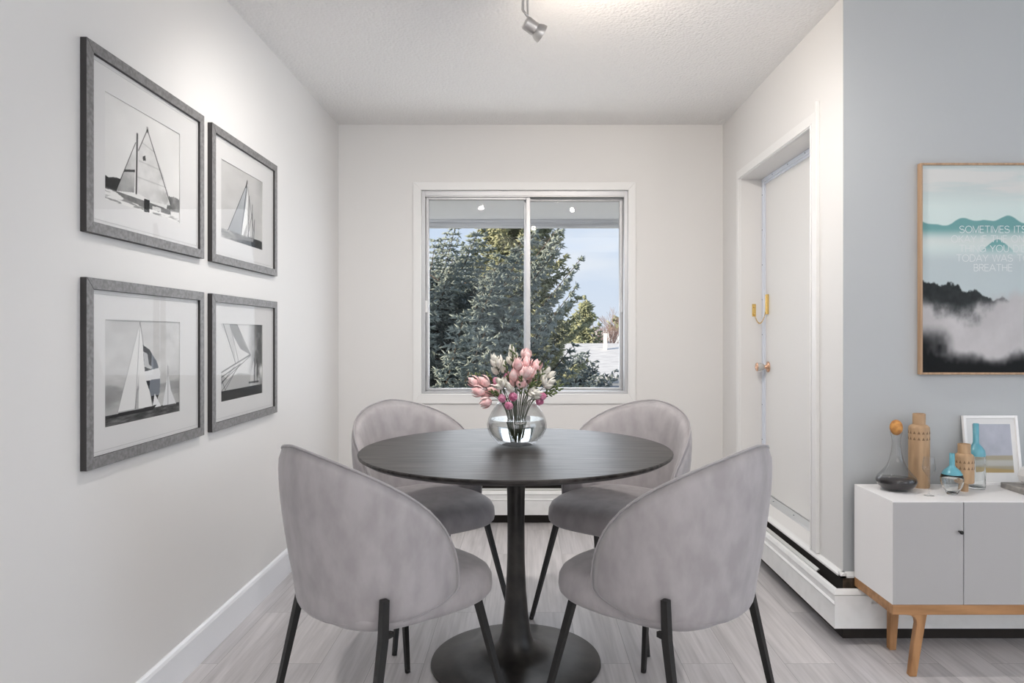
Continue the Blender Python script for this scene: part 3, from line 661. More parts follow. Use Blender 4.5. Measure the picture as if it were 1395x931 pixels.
GL = {'S': (.76, [arc(.38, .75, .33, .25, 20, 270, 12)+arc(.38, .25, .36, .25, 90, -160, 12)]),
      'O': (1.0, [arc(.5, .5, .48, .5, 0, 360, 24)]), 'M': (.92, [[(.04, 0), (.04, 1), (.46, .05), (.88, 1), (.88, 0)]]),
      'E': (.64, [[(.62, 0), (.05, 0), (.05, 1), (.62, 1)], [(.05, .52), (.57, .52)]]), 'T': (.76, [[(0, 1), (.76, 1)], [(.38, 1), (.38, 0)]]),
      'I': (.14, [[(.07, 0), (.07, 1)]]), 'K': (.70, [[(.05, 0), (.05, 1)], [(.68, 1), (.05, .38)], [(.24, .56), (.70, 0)]]),
      'A': (.88, [[(0, 0), (.44, 1), (.88, 0)], [(.14, .33), (.74, .33)]]), 'Y': (.80, [[(0, 1), (.40, .45), (.80, 1)], [(.40, .45), (.40, 0)]]),
      'F': (.60, [[(.05, 0), (.05, 1), (.60, 1)], [(.05, .52), (.54, .52)]]), 'H': (.78, [[(.05, 0), (.05, 1)], [(.73, 0), (.73, 1)], [(.05, .52), (.73, .52)]]),
      'N': (.80, [[(.05, 0), (.05, 1), (.75, 0), (.75, 1)]]), 'L': (.56, [[(.05, 1), (.05, 0), (.56, 0)]]),
      'G': (.95, [arc(.5, .5, .47, .5, 38, 360, 20)+[(.97, .0)], [(.55, .5), (.97, .5)]]), 'U': (.78, [[(.05, 1)]+arc(.39, .36, .34, .36, 180, 360, 12)+[(.73, 1)]]),
      'D': (.82, [[(.05, 0), (.05, 1), (.35, 1)]+arc(.35, .5, .45, .5, 90, -90, 12)+[(.05, 0)]]), 'W': (1.15, [[(0, 1), (.29, 0), (.575, 1), (.86, 0), (1.15, 1)]]),
      'B': (.68, [[(.05, 0), (.05, 1), (.38, 1)]+arc(.38, .76, .24, .24, 90, -90, 8)+[(.05, .52)], [(.38, .52)]+arc(.38, .26, .28, .26, 90, -90, 8)+[(.05, 0)]]),
      'R': (.68, [[(.05, 0), (.05, 1), (.38, 1)]+arc(.38, .75, .26, .25, 90, -90, 8)+[(.05, .5)], [(.38, .5), (.66, 0)]]), ' ': (.42, [])}
b = MB(); cap = .0252; sw = .0024
for li, line in enumerate(('SOMETIMES ITS', 'OKAY IF THE ONLY', 'THING YOU DID', 'TODAY WAS TO', 'BREATHE')):
    gap = .12; wid = sum(GL[ch][0]+gap for ch in line)-gap; x = -wid/2; zb = 1.535-.0361*li-PZ0; cx = 1.7565-(PX0+PW/2)
    for ch in line:
        gw, strokes = GL[ch]
        for st in strokes:
            P = [(cx+(x+a)*cap, zb+c_*cap) for a, c_ in st]
            n_ = len(P); closed = math.dist(P[0], P[-1]) < 1e-5; ring = []
            for i_ in range(n_):
                pa = P[i_-1] if i_ else (P[-2] if closed else None); pb = P[i_+1] if i_ < n_-1 else (P[1] if closed else None)
                def nrm(p, q): L_ = math.dist(p, q) or 1; return Vector((-(q[1]-p[1])/L_, (q[0]-p[0])/L_))
                n1 = nrm(pa, P[i_]) if pa else nrm(P[i_], pb); n2 = nrm(P[i_], pb) if pb else n1
                mid = (n1+n2); mid = mid.normalized() if mid.length > 1e-6 else n1; k_ = min(2.5, 1/max(.3, mid.dot(n1)))*sw/2
                ring.append(((P[i_][0]+mid[0]*k_, P[i_][1]+mid[1]*k_), (P[i_][0]-mid[0]*k_, P[i_][1]-mid[1]*k_)))
            so_ = strokes.index(st)*.00015
            b.add([(q[0], -.0170-so_, q[1]) for pr_ in ring for q in pr_], [(2*i_, 2*i_+1, 2*i_+3, 2*i_+2) for i_ in range(n_-1)])
        x += gw+gap
b.build('lettering', 'lettering', t, label='thin white capital lettering')

# ================================================================== ROUND TABLE
TX, TY, TZ, TR = -.039, 2.46, .750, .5435
t = empty('pedestal_table', (TX, TY, 0), 0, 'round black wooden dining table on a single trumpet pedestal', 'table')
top = MB().lathe([(0, TZ), (TR-.003, TZ), (TR, TZ-.003), (TR-.001, TZ-.010), (TR-.018, TZ-.020), (0, TZ-.020)], 128).build('tabletop', 'tablewood', t, 'auto')
MB().lathe([(0, TZ-.0199), (.115, TZ-.0199), (.115, TZ-.027), (0, TZ-.027)], 48).build('mounting_plate', 'black', t, 'auto')
MB().lathe([(0, .0), (.296, .0), (.298, .004), (.296, .010), (.27, .0155), (.20, .022), (.13, .031), (.085, .045), (.062, .070), (.052, .105), (.043, .17), (.036, .25), (.031, .36), (.030, .47), (.031, .58), (.034, .68), (.036, TZ-.027), (0, TZ-.027)], 96).build('pedestal', 'tablebase', t, 'auto', angle=50)

# ================================================================== CHAIRS
def make_chair():
    t = empty('dining_chair')
    def planpt(s, z):
        k = 1.0
        if z < .78: k = 1-.14*((.78-z)/.38)**1.6
        r = .268; arc_ = r*PI/2
        a = abs(s)
        if a <= arc_: x, y = r*math.sin(a/r), .0-r*math.cos(a/r)
        else: x, y = r, (a-arc_)
        x *= (1 if s >= 0 else -1)*k; y = y*k
        y = y*.93 - .024*max(0, (z-.47))/.4 + .002
        return x, y
    ZC, Wm, HT, HB = .472, .520, .390, .068
    def out(th):
        c, s_ = math.cos(th), math.sin(th)
        if s_ >= 0:
            return Wm*math.copysign(abs(c)**1.28, c), ZC+HT*abs(s_)**1.0
        return Wm*math.copysign(abs(c)**.85, c), ZC-HB*abs(s_)**.90
    n, rings = 72, 14
    v = []; f = []
    def layer(sign):
        idx = []
        for k in range(rings+1):
            rho = k/rings; row = []
            for q in range(n):
                s0, z0 = out(2*PI*q/n)
                s = s0*rho; z = ZC+(z0-ZC)*rho
                x, y = planpt(s, z); e_ = 1e-3
                x1, y1 = planpt(s+e_, z); x0, y0 = planpt(s-e_, z)
                tx, ty = x1-x0, y1-y0; L_ = math.hypot(tx, ty); nx, ny = -ty/L_, tx/L_   # inward normal (towards +y at rear)
                if rho == 1 and sign > 0: row.append(base[q]); continue
                th = (.040 if sign > 0 else .006)*math.sqrt(max(0, 1-rho**8))
                dd = th if sign > 0 else -.016*math.sqrt(max(0, 1-rho**7))
                row.append(len(v)); v.append((x+nx*dd, y+ny*dd, z))
                if rho == 0: row = [row[0]]*n; break
            idx.append(row)
        return idx
    base = None; A = layer(-1); base = A[-1]; B = layer(1)
    for L_, flip in ((A, 0), (B, 1)):
        for k in range(rings):
            for q in range(n):
                a, b_, c, d_ = L_[k][q], L_[k][(q+1) % n], L_[k+1][(q+1) % n], L_[k+1][q]
                fc = [a, b_, c, d_]; u = []
                for xx in fc:
                    if xx not in u: u.append(xx)
                if len(u) > 2: f.append(tuple(u))
    m = MB(); m.add(v, f); shell = m.build('backrest', 'velvet', t, True)
    # welt seam just inside the rim, front and rear
    w_ = MB(); pts = []
    for q in range(n+1):
        s0, z0 = out(2*PI*q/n); x, y = planpt(s0, z0); pts.append((x, y, z0))
    w_.tube(pts, .0034, 6, cap=False); w_.build('welt', 'piping', shell, True)
    # seat pad
    v = []; f = []; rg = 12; nn = 64
    def seat_xy(th, rho):
        c, s_ = math.cos(th), math.sin(th); ex = 2/3.1
        hx_ = .240; x = hx_*math.copysign(abs(c)**ex, c); y = math.copysign(abs(s_)**ex, s_)
        y = .055+y*.245 if y > 0 else .055+y*.262
        if y < 0: x *= .96
        return x*rho, .03+(y-.03)*rho
    rows = []
    prof = [(0, .506), (.35, .505), (.6, .502), (.78, .498), (.89, .491), (.955, .479), (.992, .460), (1.0, .425), (.99, .408), (.95, .396), (.88, .391), (.6, .389), (0, .389)]
    for rho, z in prof:
        if rho == 0: rows.append([len(v)]*nn); v.append((0, .03, z)); continue
        row = []
        for q in range(nn):
            x, y = seat_xy(2*PI*q/nn, rho); row.append(len(v)); v.append((x, y, z-(.012*max(0, y/.3)**2 if z > .43 else 0)))
        rows.append(row)
    for Ra, Rb in zip(rows, rows[1:]):
        for q in range(nn):
            u = []
            for xx in (Ra[q], Ra[(q+1) % nn], Rb[(q+1) % nn], Rb[q]):
                if xx not in u: u.append(xx)
            if len(u) > 2: f.append(tuple(u))
    m = MB(); m.add(v, f); m.build('seat', 'velvet', t, True)
    # frame under the seat
    m = MB()
    for sx in (-1, 1): m.tube([(sx*.17, .19, .401), (sx*.165, -.14, .401)], .008, 8)
    m.tube([(-.17, .12, .401), (.17, .12, .401)], .008, 8); m.tube([(-.165, -.12, .402), (.165, -.12, .402)], .008, 8)
    m.build('seat_frame', 'black', t, True)
    for sx in (-1, 1):
        m = MB(); m.tube([(sx*.185, .195, .405), (sx*.262, .268, .012)], [.0105, .0075], 4, square=True); lg = m.build('leg', 'black', t)
        MB().tube([(sx*.262, .268, .014), (sx*.2645, .2705, 0)], .0095, 10).build('foot_cap', 'black', lg, True)
        m = MB(); x0, y0 = planpt(sx*.275, .485)
        kx, ky_ = sx*.222, -.140
        m.tube([(x0*1.085, y0*1.085-.012, .488), (kx, ky_, .385), (sx*.255, -.215, .012)], [.0100, .0110, .0078], 4, square=True)
        m.box(-.006, .006, 0, .032, -.007, .007, 0, Matrix.Translation((kx, ky_, .392)) @ Matrix.Rotation(sx*R(14), 4, 'Z'))
        lg = m.build('leg', 'black', t)
        MB().tube([(sx*.255, -.215, .014), (sx*.2575, -.218, 0)], .0095, 10).build('foot_cap', 'black', lg, True)
    return t
chair = make_chair()
CH = [((-.415, 2.000), (.715, .70), 'grey velvet dining chair in the left foreground, back turned to us'),
      ((.405, 2.000), (-.715, .70), 'grey velvet dining chair in the right foreground, back turned to us'),
      ((-.437, 2.880), (.62, -.78), 'grey velvet dining chair behind the table on the left, by the pictures wall'),
      ((.392, 2.870), (-.62, -.78), 'grey velvet dining chair behind the table on the right, towards the door')]
for i, (c, d, lab) in enumerate(CH):
    o = chair if i == 0 else copy_tree(chair)
    o.location = (c[0], c[1], 0); o.rotation_euler = (0, 0, math.atan2(-d[0], d[1]))
    tag(o, lab, 'chair', 'dining chairs round the table')

# ================================================================== GLASS VASE AND FLOWERS
VX, VY = -.037, 2.545
t = empty('flower_vase', (VX, VY, TZ), 0, 'round clear glass vase with water on the black table', 'vase')
outer = [(0, 0), (.056, 0), (.074, .010), (.095, .032), (.108, .058), (.110, .074), (.104, .098), (.090, .124), (.074, .146), (.071, .151)]
inner = [(.068, .151), (.070, .146), (.085, .124), (.098, .098), (.104, .074), (.102, .058), (.089, .036), (.068, .018), (.050, .013), (0, .013)]
v_ = MB().lathe(outer+inner, 28).build('vase_body', 'clear', t, True)
MB().lathe([(0, .0135), (.0495, .0135), (.0675, .0185), (.0885, .0365), (.1015, .058), (.1035, .074), (.0995, .094), (0, .094)], 28).build('water', 'water', t, 'auto')

def vpx(zx, zy, dy):
    """bloom place measured against the vase: offset (x, z) in metres"""
    return Vector(((zx-437)*.1934*.002673, dy, (770-zy)*.1934*.002673))
def stem_path(tip, lean=1.0, n=10):
    a = math.atan2(tip.y, tip.x if abs(tip.x) > 1e-4 else 1e-4); rr = math.hypot(tip.x, tip.y)
    neck = Vector((max(-.052, min(.052, tip.x*.42)), max(-.045, min(.045, tip.y*.5)), .150))
    foot = Vector((tip.x*.10, tip.y*.2, .035+rnd.random()*.02))
    P = []
    for i in range(n+1):
        u = i/n; P.append(foot*(1-u)**2+2*u*(1-u)*(neck*2-(foot+tip)/2)*1+tip*u*u) if False else None
    def cat(p0, p1, p2, p3, u): return .5*((2*p1)+(-p0+p2)*u+(2*p0-5*p1+4*p2-p3)*u*u+(-p0+3*p1-3*p2+p3)*u**3)
    mid = neck.lerp(tip, .55)+Vector((0, 0, .010))
    K = [foot+(foot-neck), foot, neck, mid, tip, tip+(tip-mid)]
    P = []
    for k in range(1, 4):
        for i in range(4): P.append(cat(K[k-1], K[k], K[k+1], K[k+2], i/4))
    P.append(tip); return P
def petal(m, mtx, L_, W_, cup, flare, mi=0):
    """one curved petal standing along +z"""
    def fn(u, v):
        s = (u-.5)*2; wv = math.sin(PI*min(1, .12+.80*v))**.8*W_*.5*(1-.15*v)
        r = cup*math.sin(PI*(.10+.78*v))+flare*v*v
        ang = s*wv/max(.006, cup)*.9; x = r*math.cos(ang); y = r*math.sin(ang)
        return tuple(mtx @ Vector((x, y, v*L_-(abs(s)**3)*.10*L_*v)))
    m.grid(fn, 4, 5, mi)
def bloom_tulip(m, p, d, size):
    Q = Matrix.Translation(p) @ Vector(d).to_track_quat('Z', 'Y').to_matrix().to_4x4()
    m.lathe([(0, -.002), (size*.22, size*.06), (size*.30, size*.45), (size*.22, size*.85), (0, size*1.0)], 8, 0, Q)
    for k in range(3): petal(m, Q @ Matrix.Rotation(k*2*PI/3+.5, 4, 'Z'), size*1.08, size*.95, size*.33, size*.04)
    for k in range(4): petal(m, Q @ Matrix.Rotation(k*2*PI/4, 4, 'Z'), size*(.86+.1*(k % 2)), size*.74, size*.43, size*.16*(k % 2)+size*.06)
def bloom_round(m, p, d, size):
    Q = Matrix.Translation(p) @ Vector(d).to_track_quat('Z', 'Y').to_matrix().to_4x4()
    m.ball((0, 0, size*.42), size*.30, 8, 6, mtx=Q)
    for ring, (cnt, cu, L_) in enumerate(((4, .26, .80), (6, .38, .84), (8, .48, .74))):
        for k in range(cnt): petal(m, Q @ Matrix.Rotation(k*2*PI/cnt+ring*.5, 4, 'Z'), size*L_, size*.55, size*cu, -size*.05)
def bloom_cream(m, p, d, size):
    Q = Matrix.Translation(p) @ Vector(d).to_track_quat('Z', 'Y').to_matrix().to_4x4()
    m.ball((0, 0, size*.4), size*.26, 7, 5, mtx=Q)
    for k in range(5): petal(m, Q @ Matrix.Rotation(k*2*PI/5+rnd.random(), 4, 'Z'), size*(.9+.2*rnd.random()), size*.62, size*.30, size*.05)
def leafbuds(m, P, start, cnt, size):
    for k in range(cnt):
        u = start+(1-start)*k/max(1, cnt-1); i = min(len(P)-2, int(u*(len(P)-1))); fr = u*(len(P)-1)-i
        c = P[i].lerp(P[i+1], fr); ax_ = (P[i+1]-P[i]).normalized(); a = k*2.4
        sd = ax_.orthogonal().normalized(); sd.rotate(Matrix.Rotation(a, 3, ax_))
        d = (ax_*.8+sd*.75).normalized() if k < cnt-1 else ax_
        Q = Matrix.Translation(c+d*size*.55) @ d.to_track_quat('Z', 'Y').to_matrix().to_4x4()
        m.ball((0, 0, 0), size*.5, 6, 5, sc=(.48, .48, 1.15), mtx=Q)
def flower(kind, zx, zy, dy, lab, size, extra=()):
    names = {'pink': 'pink_tulip', 'magenta': 'peony', 'cream': 'cream_blossom_sprig', 'bud': 'green_bud_sprig'}
    cats = {'pink': 'flower', 'magenta': 'flower', 'cream': 'flower', 'bud': 'greenery'}
    tip = vpx(zx, zy, dy); t = empty(names[kind], (VX, VY, TZ), 0, lab, cats[kind], {'pink': 'pale pink blooms in the bouquet', 'magenta': 'deep pink blooms in the bouquet', 'cream': 'cream blossom sprigs in the bouquet', 'bud': 'green bud sprigs in the bouquet'}[kind])
    P = stem_path(tip); d = (P[-1]-P[-3]).normalized()
    MB().tube(P, [.0014]*(len(P)-1)+[.0011], 6).build('stem', 'stem', t, True)
    if kind == 'pink': m = MB(); bloom_tulip(m, tip-d*size*.35, d, size); m.build('bloom', 'pink', t, True)
    if kind == 'magenta': m = MB(); bloom_round(m, tip-d*size*.4, d, size); m.build('bloom', 'magenta', t, True)
    if kind == 'cream':
        for (ex, ey, ez) in ((zx, zy, 0),)+tuple(extra):
            q = vpx(ex, ey, dy+ez); dd = (q-P[-4]).normalized(); m = MB(); bloom_cream(m, q-dd*size*.4, (dd+d).normalized(), size); m.build('blossom', 'cream', t, True)
            if (ex, ey) != (zx, zy): m = MB(); m.tube([P[-4], q-dd*size*.3], .001, 5); m.build('side_stem', 'stem', t, True)
    if kind == 'bud':
        m = MB(); leafbuds(m, P, .50, 11, size); m.build('buds', 'bud', t, True)
    return t
PK = [((147, 333), 0, 'pale pink tulip at the far left tip of the bouquet'), ((217, 335), -.01, 'pale pink tulip just right of the leftmost tulip'),
      ((182, 393), -.03, 'pale pink tulip below the leftmost tulip, pointing left'), ((228, 415), .0, 'pale pink tulip low on the left, over the lowest one'),
      ((235, 462), -.04, 'lowest pale pink tulip hanging over the vase rim on the left'), ((500, 150), .02, 'topmost pale pink tulip of the bouquet'),
      ((443, 215), -.03, 'large pale pink tulip left of and below the topmost tulip'), ((500, 205), .0, 'pale pink tulip right beneath the topmost tulip'),
      ((490, 270), -.04, 'pale pink tulip at the centre front under the large tulip'), ((423, 290), -.03, 'pale pink tulip left of centre above the deep pink blooms'),
      ((522, 280), -.02, 'pale pink tulip right of centre, mid height'), ((565, 232), .01, 'pale pink tulip on the upper right, next to cream blossoms'),
      ((408, 335), .0, 'pale pink tulip tucked behind the cream blossoms at centre'), ((467, 345), -.03, 'pale pink tulip low in the centre over the green stems'),
      ((530, 320), .02, 'pale pink tulip behind the green sprigs right of centre'), ((285, 395), -.01, 'pale pink tulip left of the front deep pink blooms')]
for (zx, zy), dy_, lab in PK: flower('pink', zx, zy, dy_, lab, .043+.006*rnd.random())
MG = [((292, 322), .0, 'deep pink round bloom on the left, above cream blossoms'), ((375, 285), .01, 'deep pink bloom in the middle behind pale tulips'),
      ((333, 436), -.05, 'deep pink round bloom low left at the front'), ((410, 425), -.055, 'deep pink round bloom low centre, beside the stems'),
      ((382, 487), -.06, 'lowest deep pink bloom touching the vase rim'), ((617, 425), -.03, 'deep pink round bloom at the lower right'),
      ((598, 462), -.02, 'deep pink bloom beneath the lower right one')]
for (zx, zy), dy_, lab in MG: flower('magenta', zx, zy, dy_, lab, .036)
CR = [((278, 167), .0, 'cream blossom sprig at the upper left', ((272, 202, 0), (318, 205, -.01), (325, 185, .01))),
      ((282, 257), .02, 'cream blossom sprig on the left below the upper left one', ((300, 250, -.01), (348, 245, 0), (352, 222, .01))),
      ((425, 155), .03, 'cream blossom sprig near the top, left of the topmost tulip', ((375, 190, 0), (392, 150, .01), (398, 112, 0))),
      ((320, 325), -.045, 'cream blossom sprig at the left front of the bouquet', ((365, 328, 0), (328, 378, 0), (350, 352, -.01))),
      ((392, 373), -.05, 'cream blossom sprig at the centre front over deep pink blooms', ((375, 350, 0), (410, 388, 0))),
      ((648, 253), .01, 'cream blossom sprig at the upper right edge', ((600, 270, 0), (615, 292, 0), (678, 292, 0), (640, 300, .01))),
      ((675, 328), -.01, 'cream blossom sprig at the right edge', ((610, 332, 0), (650, 365, 0), (625, 378, .01))),
      ((540, 385), -.04, 'cream blossom sprig low right beside the stems', ((515, 420, 0), (565, 440, .01), (580, 415, 0), (555, 405, 0)))]
for (zx, zy), dy_, lab, ex in CR: flower('cream', zx, zy, dy_, lab, .036, ex)
GB = [((135, 285), .0, 'green bud sprig over the leftmost tulip'), ((165, 282), .01, 'green bud sprig second from the left tip'), ((238, 280), .0, 'green bud sprig on the left between tulips and cream blossoms'),
      ((268, 395), -.04, 'green bud sprig low left in front of pale tulips'), ((403, 98), .0, 'tallest green bud sprig of the bouquet'), ((428, 118), .01, 'green bud sprig right beside the tallest one'),
      ((592, 218), .0, 'green bud sprig on the upper right over a pale tulip'), ((650, 203), .0, 'green bud sprig at the upper right tip'), ((575, 285), -.03, 'green bud sprig right of centre at the front'),
      ((742, 353), .0, 'green bud sprig reaching out furthest right'), ((735, 380), -.01, 'green bud sprig just below the furthest right one'), ((690, 408), -.02, 'green bud sprig low on the right'),
      ((545, 340), -.05, 'green bud sprig in the front centre right of the pink tulips'), ((470, 295), -.05, 'green bud sprig in the front centre between tulips'), ((360, 210), -.01, 'green bud sprig amid the upper left cream blossoms')]
for (zx, zy), dy_, lab in GB: flower('bud', zx, zy, dy_, lab, .0150)

# ================================================================== SIDEBOARD
SZ0, SZ1, SY0, SY1, SX0 = .243, .590, 2.343, 2.618, 1.227
SW = .238*4+.012
t = empty('sideboard', (SX0, SY1, 0), 0, 'white sideboard with grey doors on a honey oak frame, against the grey wall', 'sideboard')
D = SY1-SY0
b = MB(); tk = .012
b.box(0, SW, -D+.018, 0, SZ1-tk, SZ1); b.box(0, SW, -D, -D+.018, SZ1-.003, SZ1); b.box(0, tk, -D+.018, 0, SZ0, SZ1-tk); b.box(0, .0010, -D, -D+.018, SZ0, SZ1-.003); b.box(SW-tk, SW, -D, -D+.018, SZ0, SZ1-.003); b.box(SW-tk, SW, -D+.018, 0, SZ0, SZ1-tk); b.box(tk, SW-tk, -D+.018, 0, SZ0, SZ0+tk); b.box(tk, SW-tk, -.008, 0, SZ0+tk, SZ1-tk)
b.build('body', 'cab_white', t, bevel=.001)
MB().box(.012, SW-.012, -D+.020, -D+.030, SZ0+.012, SZ1-.012).build('inner_panel', 'cab_seam', t)
for k in range(4):
    x0 = .001+.2385*k; x1 = x0+.2375
    d = MB().box(x0, x1-.0012, -D-.0005, -D+.017, SZ0+.0005, SZ1-.0035).build('door', 'cab_grey', t, bevel=.0008)
    kx = x1-.016 if k % 2 == 0 else x0+.20
    if k == 1: kx = x1-.016
    if k == 2: continue
    b = MB(); b.lathe([(0, .020), (.0055, .019), (.0065, .015), (.005, .010), (.003, .006), (.003, 0)], 16, 0, Matrix.Translation((kx, -D-.0005, .490)) @ Matrix.Rotation(R(90), 4, 'X'))
    b.build('knob', 'black', d, True)
# oak frame under the body
b = MB(); FZ0 = .209
b.box(0, SW, -D, -D+.024, FZ0, SZ0); b.box(0, SW, -.024, 0, FZ0, SZ0)
b.box(0, .022, -D+.024, -.024, FZ0, SZ0); b.box(SW-.022, SW, -D+.024, -.024, FZ0, SZ0)
b.build('base_rail', 'oak', t, bevel=.002)
def leg(x, y, sx, sy, back=False):
    """tapered splayed leg with a curved shoulder"""
    m = MB()
    if not back:
        prof = [(-.004, FZ0+.006), (.082, FZ0+.006), (.079, FZ0-.002), (.048, -.0), (.018, 0)]
        outl = [(.055, FZ0), (.123, FZ0), (.117, FZ0-.010), (.083, .0), (.060, .0), (.082, FZ0-.030), (.080, FZ0-.017), (.073, FZ0-.008), (.062, FZ0-.003)]
        outl = [(.045, .214), (.119, .214), (.116, .200), (.101, .112), (.083, 0), (.059, 0), (.071, .10), (.083, .176), (.081, .190), (.074, .200), (.062, .206), (.045, .208)]
        if sx < 0: outl = [(SW-a, c) for a, c in outl]
        m.prism(outl, -D+.002, -D+.026, 'y')
        # shear the tip outward from the cabinet
        m.v = [(a, b_+(-.0*(FZ0-c)), c) for a, b_, c in m.v]
    else:
        outl = [(.090, .214), (.128, .214), (.118, 0), (.094, 0)]
        if sx < 0: outl = [(SW-a, c) for a, c in outl]
        m.prism(outl, -.088, -.062, 'y')
        m.v = [(a, b_+.012*(FZ0-c)/FZ0, c) for a, b_, c in m.v]
    return m.build('leg', 'oakv', t, bevel=.003)
leg(0, 0, 1, 1); leg(0, 0, -1, 1); leg(0, 0, 1, 1, True); leg(0, 0, -1, 1, True)
b = MB(); b.box(.05, SW-.05, -.096, -.066, FZ0+.004, SZ0-.002); b.build('rear_crossbar', 'oak', t)

def on_top(name, px, y, lab, cat, group=None):
    return empty(name, ((px-718)/951*y, y, SZ1), 0, lab, cat, group)
# decanter
t = on_top('decanter', 1221, 2.515, 'glass decanter half full of dark wine with a round cork stopper', 'decanter')
tilt = Matrix.Rotation(R(4), 4, 'Y')
oc = [(0, .0), (.030, .000), (.050, .008), (.064, .022), (.069, .036), (.064, .050), (.050, .066), (.034, .086), (.024, .110), (.0175, .140), (.0145, .170), (.016, .190), (.020, .205), (.0215, .212)]
MB().lathe(oc, 40).build('glass_body', 'clear', t, True)
MB().lathe([(0, .0015), (.029, .002), (.0485, .009), (.0622, .022), (.0672, .036), (.0655, .0425), (0, .0455)], 40).build('wine', 'wine', t, True)
MB().ball((0, 0, .226), .0215, 24, 16, sc=(1, 1, 1.30)).build('stopper', 'cork', t, True)
# carved wooden vases
def carved(px, y, r, hgt, neck_r, neck_h, lab, foot, name='wooden_vase'):
    t = on_top(name, px, y, lab, 'vase', 'carved wooden vases on the sideboard')
    zb = hgt-neck_h; z0 = .0
    if foot: pr = [(0, 0), (r*.40, 0), (r*.42, .003), (r*.42, .028), (r*.90, .030), (r, .034)]
    else: pr = [(0, 0), (r*.96, 0), (r, .004)]
    pr += [(r, zb-.012), (r*.96, zb-.006), (r*.82, zb-.001), (neck_r*1.03, zb+.002), (neck_r, zb+.006), (neck_r*1.01, hgt-.004), (neck_r*.97, hgt), (neck_r*.80, hgt), (neck_r*.78, hgt-.02), (0, hgt-.02)]
    MB().lathe(pr, 40).build('vase_body', 'tanwood', t, 'auto')
    b = MB(); n = 15
    for rowz in (zb-.026, zb-.048):
        for k in range(n):
            a = 2*PI*k/n; c, s_ = math.cos(a), math.sin(a); wa = .30*2*PI/n*1.1
            P = [(a-wa, rowz-.005), (a+wa, rowz-.005), (a, rowz+.006)]
            b.add([(r*1.012*math.cos(q), r*1.012*math.sin(q), z) for q, z in P]+[(r*.97*math.cos(q), r*.97*math.sin(q), z) for q, z in P], [(0, 1, 2), (5, 4, 3), (0, 3, 4, 1), (1, 4, 5, 2), (2, 5, 3, 0)])
    b.build('carving', 'carve', t)
carved(1252, 2.572, .0355, .270, .0215, .042, 'tall tan wooden vase with carved rows behind the wine glass', False)
carved(1313.5, 2.500, .0315, .170, .0205, .036, 'short tan wooden vase on a narrow foot between the teal bottles', True)
# wine glass
t = on_top('wine_glass', 1265.5, 2.43, 'small empty stemmed wine glass in front of the tall wooden vase', 'glass')
MB().lathe([(0, .0), (.0165, 0), (.0160, .0015), (.004, .004), (.0022, .010), (.0020, .060), (.004, .067), (.013, .076), (.0205, .090), (.0215, .100), (.019, .120), (.0165, .135)], 28).build('glass_body', 'clear', t, True)
# teal bottles
def teal(px, y, op, split, hgt, lab, name):
    t = on_top(name, px, y, lab, 'bottle', 'teal topped glass bottles on the sideboard')
    lo = [p for p in op if p[1] <= split]; hi = [p for p in op if p[1] >= split]
    inn = [(max(0, r-.0035), max(z, .006)) for r, z in lo][::-1]
    inn = [p for p in inn if p[0] > .001]+[(0, .007)]
    MB().lathe(lo+inn, 36).build('glass_base', 'thick', t, True)
    MB().lathe(hi+[(hi[-1][0]*.75, hgt), (hi[-1][0]*.7, hgt-.01), (0, hgt-.012)], 36).build('teal_top', 'teal', t, True)
teal(1297, 2.455, [(0, 0), (.016, 0), (.019, .003), (.020, .008), (.030, .022), (.0365, .042), (.0370, .056), (.0330, .070), (.0325, .0715), (.026, .083), (.016, .092), (.0100, .098), (.0088, .104), (.0086, .143)], .070, .143, 'small round teal necked glass bottle at the front', 'glass_bottle')
teal(1329.5, 2.550, [(0, 0), (.028, 0), (.0308, .003), (.0312, .008), (.0312, .118), (.0312, .119), (.0312, .126), (.028, .141), (.020, .152), (.0125, .160), (.0098, .168), (.0094, .236)], .119, .236, 'tall teal necked glass bottle before the leaning picture', 'glass_bottle')
# leaning picture
fx = 1.745; W_, Hh = .205, .258
t = empty('leaning_picture', (fx, 2.596, SZ1), 0, 'small white framed landscape leaning on the grey wall atop the sideboard', 'picture')
t.rotation_euler = (R(-7.5), 0, 0)
b = MB(); fw = .010; h = W_/2
b.box(-h, -h+fw, 0, .014, 0, Hh); b.box(h-fw, h, 0, .014, 0, Hh); b.box(-h+fw, h-fw, 0, .014, 0, fw); b.box(-h+fw, h-fw, 0, .014, Hh-fw, Hh)
b.build('picture_frame', 'cab_white', t, bevel=.001)
MB().box(-h+fw, h-fw, .006, .012, fw, Hh-fw).build('mat_board', 'matboard', t)
def land(u, v):
    n = fbm(u, v, 81, 4); c = np.stack([.66+.10*(n-.5), .67+.10*(n-.5), .71+.10*(n-.5)], 1)
    a = sm(.36-v+.02*(n-.5), 0, .02)[:, None]; c = c*(1-a)+a*np.array([.62, .59, .52]); 
    a = (sm(.28-v, 0, .05)*(1-sm(.16-v, 0, .05)))[:, None]; c = c*(1-a)+a*np.array([.68, .68, .66])
    a = sm(.09+.05*(.6-u)-v, 0, .02)[:, None]; c = c*(1-a)+a*np.array([.66, .58, .42]); return c
print_mesh('landscape_print', t, 60, 90, lambda u, v: (-h+.034+u*(W_-.062), np.full_like(u, .0052), .046+v*(Hh-.078)), land)
# stone tray with white vase
t = empty('stone_tray', (1.88, 2.475, SZ1), 0, 'rough grey stone tray at the right edge of view', 'tray')
MB().box(-.145, .145, -.080, .085, 0, .020).build('slab', 'stone', t, bevel=.003)
t = empty('ceramic_vase', (1.800, 2.475, SZ1+.020), 0, 'white faceted ceramic vase standing on the stone tray', 'vase')
MB().lathe([(0, 0), (.026, 0), (.046, .020), (.052, .040), (.044, .062), (.026, .076), (.020, .078), (.018, .074), (0, .070)], 9).build('vase_body', 'ceramic', t)

